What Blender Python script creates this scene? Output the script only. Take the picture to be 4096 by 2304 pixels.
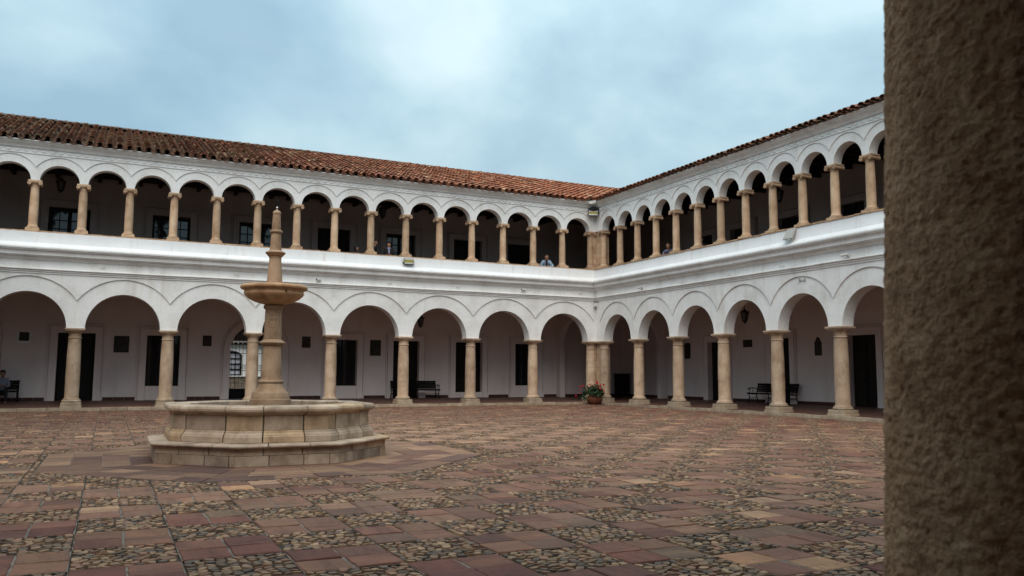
import bpy, bmesh, math, random
import numpy as np
from mathutils import Vector, Matrix, noise

random.seed(7)
rng = np.random.default_rng(7)
scene = bpy.context.scene
col = scene.collection
for o in list(bpy.data.objects):
    bpy.data.objects.remove(o)
R = math.radians
PI = math.pi

# ------------------------------------------------------------------ camera
CAM = Vector((-21.3286, -34.2319, 1.3486))
YAW, PITCH, ROLL, FPX = 0.454044, 0.104418, 0.004952, 3304.84
_d = Vector((math.sin(YAW) * math.cos(PITCH), math.cos(YAW) * math.cos(PITCH), math.sin(PITCH)))
_r = Vector((math.cos(YAW), -math.sin(YAW), 0))
_u = _r.cross(_d)
_r2 = _r * math.cos(ROLL) + _u * math.sin(ROLL)
_u2 = -_r * math.sin(ROLL) + _u * math.cos(ROLL)
cd = bpy.data.cameras.new('camera')
cam = bpy.data.objects.new('camera', cd)
col.objects.link(cam)
cam.matrix_world = Matrix(((_r2.x, _u2.x, -_d.x, CAM.x), (_r2.y, _u2.y, -_d.y, CAM.y),
                           (_r2.z, _u2.z, -_d.z, CAM.z), (0, 0, 0, 1)))
cd.sensor_width = 36.0
cd.lens = FPX / 4096 * 36
cd.clip_start = 0.05
cd.clip_end = 500
cd.dof.use_dof = True
cd.dof.focus_distance = 26
cd.dof.aperture_fstop = 7.1
scene.camera = cam


def pix(p):
    v = Vector(p) - CAM
    z = v.dot(_d)
    return (2048 + FPX * v.dot(_r2) / z, 1152 - FPX * v.dot(_u2) / z, z)


# ------------------------------------------------------------------ sky and sun
SUN_EL, SUN_AZ = 52, 212          # azimuth clockwise from +y: the sun is behind the camera, to its left
world = bpy.data.worlds.new('World')
scene.world = world
world.use_nodes = True
wn, wl = world.node_tree.nodes, world.node_tree.links
wn.clear()


def W(t, **k):
    n = wn.new(t)
    for a, b in k.items():
        setattr(n, a, b)
    return n


def wmath(op, a, b=None, c=None):
    n = W('ShaderNodeMath', operation=op)
    for i, v in enumerate((a, b, c)):
        if v is None:
            continue
        if isinstance(v, (int, float)):
            n.inputs[i].default_value = v
        else:
            wl.new(v, n.inputs[i])
    return n.outputs[0]


sky = W('ShaderNodeTexSky', sky_type='NISHITA')
sky.sun_disc = False
sky.sun_elevation = R(SUN_EL)
sky.sun_rotation = R(SUN_AZ)
sky.altitude = 2800
tc = W('ShaderNodeTexCoord')
sep = W('ShaderNodeSeparateXYZ')
wl.new(tc.outputs['Generated'], sep.inputs[0])
cm = W('ShaderNodeVectorMath', operation='MULTIPLY')
wl.new(tc.outputs['Generated'], cm.inputs[0])
cm.inputs[1].default_value = (1.0, 1.0, 1.55)


def wnoise(scale, detail, rough, dist, off):
    m = W('ShaderNodeMapping')
    m.inputs['Location'].default_value = off
    wl.new(cm.outputs[0], m.inputs[0])
    n = W('ShaderNodeTexNoise')
    n.inputs['Scale'].default_value = scale
    n.inputs['Detail'].default_value = detail
    n.inputs['Roughness'].default_value = rough
    n.inputs['Distortion'].default_value = dist
    wl.new(m.outputs[0], n.inputs['Vector'])
    return n.outputs['Fac']


def wramp(f, stops):
    r = W('ShaderNodeValToRGB')
    el = r.color_ramp.elements
    el[0].position, el[0].color = stops[0][0], (*stops[0][1], 1)
    el[1].position, el[1].color = stops[-1][0], (*stops[-1][1], 1)
    for p, c in stops[1:-1]:
        el.new(p).color = (*c, 1)
    wl.new(f, r.inputs[0])
    return r.outputs[0]


CLOUD_A, CLOUD_B = (-3.8, -0.1, 7.0), (-7.2, -6.9, -8.1)
n1 = wnoise(3.0, 9, 0.50, 0.12, CLOUD_A)
n2 = wnoise(1.7, 6, 0.5, 0.1, CLOUD_B)
# cloud brightness from grey undersides to white tops
cl_col = wramp(n1, [(0.36, (2.35, 3.4, 4.1)), (0.47, (2.95, 4.1, 4.75)), (0.54, (3.5, 4.65, 5.15)), (0.64, (4.3, 5.3, 5.65))])
# cover: how much cloud hides the blue
cover = wramp(n2, [(0.38, (0.62, 0.62, 0.62)), (0.56, (0.96, 0.96, 0.96))])
mix = W('ShaderNodeMix', data_type='RGBA')
wl.new(cover, mix.inputs['Factor'])
tint = W('ShaderNodeVectorMath', operation='MULTIPLY')
wl.new(sky.outputs[0], tint.inputs[0])
tint.inputs[1].default_value = (0.85, 1.12, 0.92)
wl.new(tint.outputs[0], mix.inputs['A'])
wl.new(cl_col, mix.inputs['B'])
# overcast luminance: brighter towards the zenith
grad = wmath('MULTIPLY_ADD', wmath('MAXIMUM', sep.outputs[2], 0.0), 1.0, 0.60)
vm = W('ShaderNodeVectorMath', operation='SCALE')
wl.new(mix.outputs['Result'], vm.inputs[0])
wl.new(grad, vm.inputs['Scale'])
bg = W('ShaderNodeBackground')
wl.new(vm.outputs[0], bg.inputs['Color'])
bg.inputs['Strength'].default_value = 0.1
wo = W('ShaderNodeOutputWorld')
wl.new(bg.outputs[0], wo.inputs['Surface'])

sl = bpy.data.lights.new('sun', 'SUN')
sl.energy = 1.35
sl.angle = R(60)
sl.color = (1.0, 0.89, 0.78)
sun = bpy.data.objects.new('sun', sl)
col.objects.link(sun)
sd = Vector((math.sin(R(SUN_AZ)) * math.cos(R(SUN_EL)), math.cos(R(SUN_AZ)) * math.cos(R(SUN_EL)), math.sin(R(SUN_EL))))
sun.rotation_euler = sd.to_track_quat('Z', 'Y').to_euler()
sun.location = (-20, -40, 30)

vs = scene.view_settings
vs.view_transform = 'Standard'
vs.look = 'None'
vs.exposure = 0.95
vs.gamma = 1.0
vs.use_curve_mapping = False


# ------------------------------------------------------------------ materials
def mat(name, cols, scale=3.0, detail=6, rough=0.9, bump=0.0, bscale=30.0, bdist=0.01, attr=False, objcol=False,
        rnd=0.0, stretch=(1, 1, 1), stain=None, stain_scale=(1.2, 1.2, 0.25), stain_pos=(0.52, 0.75), metal=0.0, spec=0.25, speck=None,
        speck_scale=60, nr=0.6, bdetail=5):
    m = bpy.data.materials.new(name)
    m.use_nodes = True
    nt = m.node_tree
    N, L = nt.nodes, nt.links
    b = N['Principled BSDF']
    b.inputs['Roughness'].default_value = rough
    b.inputs['Metallic'].default_value = metal
    b.inputs['Specular IOR Level'].default_value = spec
    t = N.new('ShaderNodeTexCoord')
    vec = t.outputs['Object']
    oi = N.new('ShaderNodeObjectInfo')
    if rnd >= 0:
        va = N.new('ShaderNodeVectorMath')
        va.operation = 'MULTIPLY_ADD'
        cx = N.new('ShaderNodeCombineXYZ')
        for i in range(3):
            L.new(oi.outputs['Random'], cx.inputs[i])
        L.new(cx.outputs[0], va.inputs[0])
        va.inputs[1].default_value = (37.0, 53.0, 71.0) if rnd > 0 else (0, 0, 0)
        L.new(vec, va.inputs[2])
        vec = va.outputs[0]

    def nz(sc, det, st=(1, 1, 1), ro=0.6):
        mp = N.new('ShaderNodeMapping')
        mp.inputs['Scale'].default_value = st
        L.new(vec, mp.inputs[0])
        n = N.new('ShaderNodeTexNoise')
        n.inputs['Scale'].default_value = sc
        n.inputs['Detail'].default_value = det
        n.inputs['Roughness'].default_value = ro
        L.new(mp.outputs[0], n.inputs['Vector'])
        return n.outputs['Fac']

    def ramp(f, stops):
        r = N.new('ShaderNodeValToRGB')
        el = r.color_ramp.elements
        el[0].position, el[0].color = stops[0][0], (*stops[0][1], 1)
        el[1].position, el[1].color = stops[-1][0], (*stops[-1][1], 1)
        for p, c in stops[1:-1]:
            el.new(p).color = (*c, 1)
        L.new(f, r.inputs[0])
        return r.outputs[0]

    def mixc(kind, f, a, c):
        x = N.new('ShaderNodeMix')
        x.data_type = 'RGBA'
        x.blend_type = kind
        if isinstance(f, float):
            x.inputs['Factor'].default_value = f
        else:
            L.new(f, x.inputs['Factor'])
        L.new(a, x.inputs['A'])
        if isinstance(c, tuple):
            x.inputs['B'].default_value = (*c, 1)
        else:
            L.new(c, x.inputs['B'])
        return x.outputs['Result']

    k = len(cols)
    c = ramp(nz(scale, detail, stretch, nr), [(0.3 + 0.4 * i / max(1, k - 1), cols[i]) for i in range(k)])
    if attr or objcol:
        if attr:
            a = N.new('ShaderNodeAttribute')
            a.attribute_name = 'Col'
            src = a.outputs['Color']
        else:
            src = oi.outputs['Color']
        c = mixc('MULTIPLY', 1.0, c, src)
    if rnd > 0:
        mr = N.new('ShaderNodeMapRange')
        mr.inputs['To Min'].default_value = 1 - rnd
        mr.inputs['To Max'].default_value = 1 + rnd
        L.new(oi.outputs['Random'], mr.inputs[0])
        cc = N.new('ShaderNodeCombineColor')
        for i in range(3):
            L.new(mr.outputs[0], cc.inputs[i])
        c = mixc('MULTIPLY', 1.0, c, cc.outputs[0])
    if stain:
        f = ramp(nz(1.0, 7, stain_scale, 0.65), [(stain_pos[0], (0, 0, 0)), (stain_pos[1], (1, 1, 1))])
        c = mixc('MULTIPLY', f, c, stain)
    if speck:
        f = ramp(nz(speck_scale, 3, (1, 1, 1), 0.5), [(0.56, (0, 0, 0)), (0.68, (1, 1, 1))])
        c = mixc('MULTIPLY', f, c, speck)
    L.new(c, b.inputs['Base Color'])
    if bump > 0:
        bp = N.new('ShaderNodeBump')
        bp.inputs['Strength'].default_value = bump
        bp.inputs['Distance'].default_value = bdist
        L.new(nz(bscale, bdetail, stretch), bp.inputs['Height'])
        L.new(bp.outputs[0], b.inputs['Normal'])
    return m


def plain(name, c, rough=0.6, metal=0.0, spec=0.4):
    m = bpy.data.materials.new(name)
    m.use_nodes = True
    b = m.node_tree.nodes['Principled BSDF']
    b.inputs['Base Color'].default_value = (*c, 1)
    b.inputs['Roughness'].default_value = rough
    b.inputs['Metallic'].default_value = metal
    b.inputs['Specular IOR Level'].default_value = spec
    return m


M = {}
M['plaster'] = mat('whitewash', [(0.68, 0.662, 0.635), (0.785, 0.775, 0.757), (0.835, 0.825, 0.81)], 1.3, 10, 0.92, 0.45, 7, 0.025, rnd=-1,
                   stain=(0.82, 0.78, 0.73), stain_scale=(3.0, 3.0, 0.35), stain_pos=(0.52, 0.82), speck=(0.93, 0.92, 0.90), speck_scale=14)
M['gallery'] = mat('bounce_tinted_whitewash', [(0.74, 0.63, 0.60), (0.82, 0.71, 0.685)], 0.9, 7, 0.93, 0.25, 9, 0.02, rnd=-1,
                   stain=(0.88, 0.84, 0.80))  # whitewash colour carries the warm bounce of red floor and court
M['gallery_up_shaded'] = mat('shade_darkened_whitewash', [(0.34, 0.285, 0.27), (0.41, 0.35, 0.335)], 0.9, 7, 0.93, 0.25, 9, 0.02, rnd=-1, stain=(0.88, 0.84, 0.80))  # same whitewash darkened evenly, putting the upper gallery's shade into its colour
M['ceil'] = mat('brown_ceiling', [(0.06, 0.036, 0.028), (0.10, 0.062, 0.047)], 2, 6, 0.9, 0.3, 12, rnd=-1)
M['fascia'] = mat('fascia_whitewash', [(0.71, 0.71, 0.71), (0.79, 0.79, 0.79)], 1.3, 8, 0.9, 0.3, 8, 0.02, rnd=-1,
                  stain=(0.74, 0.66, 0.58), stain_scale=(4.5, 4.5, 0.6), stain_pos=(0.56, 0.82))
M['stone'] = mat('sandstone', [(0.36, 0.245, 0.165), (0.50, 0.36, 0.25), (0.58, 0.44, 0.32)], 2.2, 9, 0.9, 0.6, 26, 0.012, rnd=0.16,
                 stain=(0.60, 0.54, 0.50), stain_scale=(3.5, 3.5, 1.6), stain_pos=(0.5, 0.76), speck=(0.78, 0.72, 0.66))
M['stone_up'] = mat('upper_sandstone', [(0.40, 0.262, 0.165), (0.535, 0.37, 0.242), (0.61, 0.45, 0.31)], 2.4, 8, 0.9, 0.5, 28, 0.01, rnd=0.15,
                    stain=(0.68, 0.58, 0.5), stain_scale=(5, 5, 2.0), stain_pos=(0.5, 0.78))
M['plinth'] = mat('plinth_stone', [(0.27, 0.20, 0.138), (0.375, 0.29, 0.205), (0.45, 0.36, 0.265)], 4, 9, 0.9, 0.6, 24, 0.012, rnd=0.12,
                  stain=(0.7, 0.66, 0.62), stain_scale=(3, 3, 3))
M['fount'] = mat('fountain_stone', [(0.31, 0.235, 0.172), (0.45, 0.345, 0.255), (0.54, 0.425, 0.325)], 3.0, 10, 0.9, 0.6, 30, 0.012, objcol=True, rnd=0.06,
                 stain=(0.50, 0.46, 0.43), stain_scale=(2.6, 2.6, 1.6), stain_pos=(0.48, 0.74), speck=(0.8, 0.77, 0.75), speck_scale=55)
M['pillar'] = mat('pillar_stone', [(0.265, 0.172, 0.108), (0.365, 0.245, 0.158), (0.43, 0.30, 0.20)], 3.2, 9, 0.9, 0.6, 30, 0.012, rnd=0.05,
                  stain=(0.62, 0.52, 0.44), stain_scale=(2.2, 2.2, 1.4), speck=(0.75, 0.68, 0.62), speck_scale=50)
M['bowl'] = mat('bowl_stone', [(0.38, 0.22, 0.12), (0.54, 0.33, 0.185), (0.62, 0.40, 0.24)], 3.0, 9, 0.88, 0.6, 30, 0.012, rnd=0.05,
                stain=(0.6, 0.5, 0.42), stain_scale=(4, 4, 0.8))
M['carved'] = plain('carved_shadow', (0.19, 0.125, 0.08), 0.9)
M['joint'] = mat('dark_joint', [(0.06, 0.05, 0.04), (0.11, 0.095, 0.08)], 8, 5, 0.95, 0.4, 40)
M['near_col'] = mat('rough_sandstone', [(0.46, 0.25, 0.14), (0.66, 0.38, 0.215), (0.80, 0.50, 0.30)], 14, 9, 0.95, 1.0, 120, 0.012, rnd=-1,
                    speck=(0.55, 0.47, 0.40), speck_scale=70, stain=(0.62, 0.52, 0.45), stain_scale=(5, 5, 2.5))
M['soil'] = mat('dark_grout', [(0.035, 0.028, 0.022), (0.075, 0.062, 0.05)], 6, 8, 0.95, 0.8, 50, 0.01, rnd=-1)
M['mortar'] = mat('pale_mortar', [(0.12, 0.098, 0.078), (0.20, 0.165, 0.135), (0.27, 0.23, 0.19)], 9, 8, 0.95, 0.9, 60, 0.012, rnd=-1,
                  stain=(0.35, 0.32, 0.3), stain_scale=(2, 2, 2))
SLABC = [(0.62, 0.60, 0.62), (1.0, 1.0, 1.0), (1.28, 1.26, 1.22)]
M['slab'] = mat('slab_stone', SLABC, 1.6, 9, 0.82, 0.9, 7, 0.012, objcol=True, rnd=0.05, stretch=(0.55, 3.2, 1), spec=0.3,
                stain=(1.35, 1.22, 1.08), stain_scale=(2.4, 2.4, 2.4), speck=(0.74, 0.72, 0.72), speck_scale=22, nr=0.68)
M['slab_s'] = mat('slab_stone_far', SLABC, 1.6, 9, 0.82, 0.9, 7, 0.012, attr=True, rnd=-1, stretch=(0.55, 3.2, 1), spec=0.3,
                  stain=(1.35, 1.22, 1.08), stain_scale=(2.4, 2.4, 2.4), speck=(0.74, 0.72, 0.72), speck_scale=22, nr=0.68)
M['cob'] = mat('cobble_stone', [(0.72, 0.72, 0.72), (1.0, 1.0, 1.0), (1.2, 1.2, 1.18)], 14, 6, 0.78, 0.5, 60, 0.006, objcol=True, rnd=0.05, spec=0.3)
M['cob_s'] = mat('cobble_stone_far', [(0.72, 0.72, 0.72), (1.0, 1.0, 1.0), (1.2, 1.2, 1.18)], 14, 6, 0.78, 0.5, 60, 0.006, attr=True, rnd=-1, spec=0.3)
TILEC = [(0.45, 0.42, 0.40), (0.95, 0.95, 0.95), (1.2, 1.18, 1.12)]
M['tile'] = mat('clay_tile', TILEC, 5, 7, 0.92, 0.5, 30, 0.01, objcol=True, rnd=0.05, stain=(0.42, 0.42, 0.38), stain_scale=(5, 5, 5), stain_pos=(0.5, 0.68))
M['tile_s'] = mat('clay_tile_far', TILEC, 5, 7, 0.92, 0.5, 30, 0.01, attr=True, rnd=-1, stain=(0.42, 0.42, 0.38), stain_scale=(5, 5, 5), stain_pos=(0.5, 0.68))
M['coping'] = mat('coping_brick', [(0.26, 0.15, 0.085), (0.42, 0.27, 0.165), (0.50, 0.34, 0.22)], 5, 6, 0.92, 0.5, 30, 0.01, rnd=0.15)
M['redfloor'] = mat('red_floor_tile', [(0.065, 0.03, 0.022), (0.10, 0.047, 0.034), (0.13, 0.062, 0.045)], 3, 8, 0.6, 0.3, 14, 0.006, rnd=-1, spec=0.4)
M['skirt'] = mat('skirting_tile', [(0.055, 0.022, 0.016), (0.085, 0.036, 0.026)], 6, 5, 0.55, 0.2, 20, rnd=0.2)
M['timber'] = mat('dark_timber', [(0.012, 0.008, 0.006), (0.03, 0.02, 0.014)], 4, 6, 0.75, 0.3, 20, stretch=(1, 1, 1), rnd=0.2)
M['door'] = mat('dark_door_wood', [(0.006, 0.004, 0.003), (0.014, 0.009, 0.007)], 6, 6, 0.6, 0.3, 30, rnd=0.2, spec=0.2)
M['iron'] = plain('black_iron', (0.006, 0.006, 0.006), 0.7, 0.0, 0.15)
M['benchwood'] = plain('bench_slat_paint', (0.007, 0.005, 0.0045), 0.75, 0.0, 0.12)
M['glass'] = plain('window_glass', (0.02, 0.022, 0.025), 0.06, 0.0, 0.6)
M['lampglass'] = plain('lantern_glass', (0.035, 0.033, 0.03), 0.15, 0.0, 0.5)
M['dark'] = plain('unlit_room', (0.004, 0.0035, 0.003), 0.95, 0, 0.1)
M['bronze'] = mat('dark_plaque', [(0.006, 0.004, 0.003), (0.02, 0.013, 0.009)], 12, 5, 0.5, 0.4, 40, rnd=0.3, spec=0.4)
M['slate'] = mat('stone_plaque', [(0.035, 0.024, 0.017), (0.075, 0.055, 0.04)], 9, 6, 0.7, 0.4, 40, rnd=0.3)
M['white'] = plain('white_plastic', (0.72, 0.70, 0.66), 0.5)
M['black'] = plain('black_plastic', (0.01, 0.01, 0.01), 0.4)
M['yellow'] = plain('yellow_panel', (0.27, 0.22, 0.008), 0.5)
M['led'] = plain('lamp_strip', (0.5, 0.5, 0.44), 0.3)
M['ledd'] = plain('lamp_strip_dim', (0.27, 0.27, 0.25), 0.3)
M['steel'] = plain('polished_steel', (0.75, 0.73, 0.72), 0.15, 1.0)
M['grey'] = plain('grey_metal', (0.42, 0.39, 0.35), 0.5, 0.2)
M['terra'] = mat('terracotta', [(0.09, 0.03, 0.015), (0.14, 0.048, 0.022)], 6, 5, 0.8, 0.3, 30)
M['leaf'] = mat('geranium_leaf', [(0.008, 0.02, 0.006), (0.02, 0.044, 0.013)], 12, 4, 0.6, 0, attr=True, rnd=-1)
M['stem'] = plain('green_stem', (0.03, 0.05, 0.02), 0.7)
M['petal'] = plain('red_petal', (0.58, 0.012, 0.02), 0.6)
M['skin'] = plain('skin', (0.32, 0.17, 0.11), 0.6)
M['hair'] = plain('black_hair', (0.006, 0.005, 0.005), 0.5)
M['suit'] = plain('black_cloth', (0.010, 0.010, 0.013), 0.85)
M['denim'] = mat('denim', [(0.12, 0.18, 0.26), (0.26, 0.35, 0.45), (0.40, 0.48, 0.56)], 9, 6, 0.9, 0.4, 40, rnd=-1)
M['scarf'] = mat('patterned_scarf', [(0.15, 0.17, 0.28), (0.45, 0.48, 0.62)], 30, 3, 0.9, 0, rnd=-1)
M['plaid'] = mat('plaid_shirt', [(0.02, 0.02, 0.06), (0.08, 0.07, 0.16), (0.4, 0.4, 0.42)], 16, 2, 0.9, 0, rnd=-1)
M['shirt'] = plain('pale_shirt', (0.22, 0.22, 0.27), 0.9)
M['trouser'] = plain('dark_trousers', (0.015, 0.015, 0.018), 0.9)
M['shoe'] = plain('shoe_leather', (0.008, 0.007, 0.006), 0.5)
M['red'] = plain('sign_red', (0.28, 0.012, 0.015), 0.5)
M['paper'] = plain('notice_paper', (0.55, 0.55, 0.62), 0.8)
M['blue'] = plain('notice_blue', (0.12, 0.12, 0.36), 0.8)
M['rubble'] = mat('rubble_wall', [(0.10, 0.075, 0.055), (0.24, 0.19, 0.145), (0.34, 0.28, 0.22)], 5, 5, 0.95, 0.9, 9, 0.03, rnd=-1)


# ------------------------------------------------------------------ mesh helpers
class MB:
    def __init__(s):
        s.v, s.f, s.m = [], [], []

    def add(s, vs_, fs, mi=0):
        b = len(s.v)
        s.v += [tuple(q) for q in vs_]
        s.f += [tuple(b + i for i in q) for q in fs]
        s.m += [mi] * len(fs)
        return s

    def box(s, x0, x1, y0, y1, z0, z1, mi=0, T=None):
        q = [(x0, y0, z0), (x1, y0, z0), (x1, y1, z0), (x0, y1, z0), (x0, y0, z1), (x1, y0, z1), (x1, y1, z1), (x0, y1, z1)]
        if T:
            q = [T(*a) for a in q]
        return s.add(q, [(0, 3, 2, 1), (4, 5, 6, 7), (0, 1, 5, 4), (1, 2, 6, 5), (2, 3, 7, 6), (3, 0, 4, 7)], mi)

    def lathe(s, prof, seg=32, c=(0, 0, 0), mi=0, a0=0.0):
        n = len(prof)
        vs_ = []
        for r_, z_ in prof:
            for i in range(seg):
                a = a0 + 2 * PI * i / seg
                vs_.append((c[0] + r_ * math.cos(a), c[1] + r_ * math.sin(a), c[2] + z_))
        fs = [(k * seg + i, k * seg + (i + 1) % seg, (k + 1) * seg + (i + 1) % seg, (k + 1) * seg + i) for k in range(n - 1) for i in range(seg)]
        fs += [tuple(range(seg - 1, -1, -1)), tuple((n - 1) * seg + i for i in range(seg))]
        return s.add(vs_, fs, mi)

    def tube(s, pts, r_, seg=8, mi=0):
        pts = [Vector(p) for p in pts]
        n = len(pts)
        rs = r_ if isinstance(r_, (list, tuple)) else [r_] * n
        vs_ = []
        for i, p in enumerate(pts):
            t = (pts[min(i + 1, n - 1)] - pts[max(i - 1, 0)]).normalized()
            a = Vector((0, 0, 1)) if abs(t.z) < 0.9 else Vector((1, 0, 0))
            x = t.cross(a).normalized()
            y = t.cross(x)
            for k in range(seg):
                q = 2 * PI * k / seg
                vs_.append(p + (x * math.cos(q) + y * math.sin(q)) * rs[i])
        fs = [(k * seg + i, k * seg + (i + 1) % seg, (k + 1) * seg + (i + 1) % seg, (k + 1) * seg + i) for k in range(n - 1) for i in range(seg)]
        fs += [tuple(range(seg - 1, -1, -1)), tuple((n - 1) * seg + i for i in range(seg))]
        return s.add(vs_, fs, mi)

    def prism(s, poly, a, b, T, mi=0):
        """poly: 2-D points; extruded from a to b, T(p0, p1, h) -> xyz"""
        n = len(poly)
        vs_ = [T(p[0], p[1], a) for p in poly] + [T(p[0], p[1], b) for p in poly]
        fs = [tuple(range(n)), tuple(range(2 * n - 1, n - 1, -1))] + [(i, n + i, n + (i + 1) % n, (i + 1) % n) for i in range(n)]
        return s.add(vs_, fs, mi)

    def mesh(s, name, mats, smooth=None, bevel=0.0, recalc=True):
        me = bpy.data.meshes.new(name)
        me.from_pydata(s.v, [], s.f)
        for m in (mats if isinstance(mats, (list, tuple)) else [mats]):
            me.materials.append(m)
        if len(set(s.m)) > 1:
            me.polygons.foreach_set('material_index', s.m)
        if recalc or bevel:
            bm = bmesh.new()
            bm.from_mesh(me)
            if recalc:
                bmesh.ops.recalc_face_normals(bm, faces=bm.faces)
            if bevel:
                ed = [q for q in bm.edges if len(q.link_faces) == 2 and q.calc_face_angle(0) > 0.7]
                bmesh.ops.bevel(bm, geom=ed, offset=bevel, segments=2, affect='EDGES', profile=0.6)
            bm.to_mesh(me)
            bm.free()
        if smooth is not None:
            me.polygons.foreach_set('use_smooth', [True] * len(me.polygons))
            me.set_sharp_from_angle(angle=R(smooth))
        me.update()
        return me

    def obj(s, name, mats, parent=None, loc=(0, 0, 0), rz=0.0, smooth=None, bevel=0.0, recalc=True):
        return place(name, s.mesh(name, mats, smooth, bevel, recalc), parent, loc, rz)


def place(name, me, parent=None, loc=(0, 0, 0), rz=0.0, color=None):
    o = bpy.data.objects.new(name, me)
    col.objects.link(o)
    o.location = loc
    o.rotation_euler = (0, 0, rz)
    if parent:
        o.parent = parent
    if color:
        o.color = (*color, 1)
    return o


def tag(o, label=None, cat=None, group=None, kind=None):
    if label:
        o['label'] = label
    if cat:
        o['category'] = cat
    if group:
        o['group'] = group
    if kind:
        o['kind'] = kind
    return o


def thing(name, label, cat, loc=(0, 0, 0), rz=0.0, group=None):
    o = bpy.data.objects.new(name, None)
    o.empty_display_size = 0.2
    col.objects.link(o)
    o.location = loc
    o.rotation_euler = (0, 0, rz)
    return tag(o, label, cat, group)


def scatter(name, variants, items, material, parent=None, smooth=True):
    """one mesh out of many small pieces; variants: list of (verts Nx3, tris Kx3); items: (variant, 3x3 matrix, pos, colour)"""
    VV, FF, CC = [], [], []
    base = 0
    for vi, mtx, pos, c in items:
        v, f = variants[vi]
        VV.append(v @ mtx.T + pos)
        FF.append(f + base)
        CC.append(np.broadcast_to(np.array([*c, 1.0]), (len(v), 4)))
        base += len(v)
    V, F, C = np.concatenate(VV), np.concatenate(FF), np.concatenate(CC)
    me = bpy.data.meshes.new(name)
    me.vertices.add(len(V))
    me.vertices.foreach_set('co', V.astype(np.float32).ravel())
    me.loops.add(F.size)
    me.loops.foreach_set('vertex_index', F.astype(np.int32).ravel())
    me.polygons.add(len(F))
    me.polygons.foreach_set('loop_start', np.arange(0, F.size, 3, dtype=np.int32))
    me.update(calc_edges=True)
    at = me.color_attributes.new('Col', 'FLOAT_COLOR', 'POINT')
    at.data.foreach_set('color', C.astype(np.float32).ravel())
    if smooth:
        me.polygons.foreach_set('use_smooth', np.ones(len(F), dtype=bool))
    me.materials.append(material)
    return tag(place(name, me, parent), kind='stuff')


def tri_arrays(mb):
    fs = []
    for f in mb.f:
        for i in range(1, len(f) - 1):
            fs.append((f[0], f[i], f[i + 1]))
    return np.array(mb.v, dtype=float), np.array(fs, dtype=int)


def rotz(a, s=1.0):
    c, n = math.cos(a) * s, math.sin(a) * s
    return np.array([[c, -n, 0], [n, c, 0], [0, 0, 1.0]])


def wob(p, amp=0.008, sc=0.9):
    return amp * noise.noise(Vector(p) * sc)


# ------------------------------------------------------------------ courtyard ground
GZ = -0.03
CX0, CX1, CY0, CY1 = -28.75, -0.34, -33.05, -0.34
FC = Vector((-18.77, -19.55, 0))          # fountain centre
FROT = R(-0.5)
court = MB().add([(CX0 - 1, CY0 - 1, GZ - 0.02), (CX1 + 0.3, CY0 - 1, GZ - 0.02), (CX1 + 0.3, CY1 + 0.3, GZ - 0.02), (CX0 - 1, CY1 + 0.3, GZ - 0.02)],
                 [(0, 1, 2, 3)]).obj('courtyard', M['soil'])
tag(court, 'courtyard floor of square red slabs set chequerwise with patches of cobbles', 'courtyard', kind='structure')
earth = MB().add([(-300, -300, -0.12), (300, -300, -0.12), (300, 300, -0.12), (-300, 300, -0.12)], [(0, 1, 2, 3)]).obj('ground', M['soil'])
tag(earth, 'bare ground under and around the buildings', 'ground', kind='structure')


def octd(x, y):
    """octagon 'inradius' of a point about the fountain"""
    dx, dy = x - FC.x, y - FC.y
    return max(abs(dx * math.cos(FROT + k * PI / 4) + dy * math.sin(FROT + k * PI / 4)) for k in range(4))


APR = 3.38
PITCH_C = 0.742
OX, OY = -21.5, -25.3


def octp(s, rho):
    i = int(math.floor(s)) % 8
    t = s - math.floor(s)
    a = FROT + i * PI / 4 - PI / 2
    n = Vector((math.cos(a), math.sin(a)))
    tt = Vector((-n.y, n.x))
    return n * rho + tt * (rho * math.tan(PI / 8) * (2 * t - 1))


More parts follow.
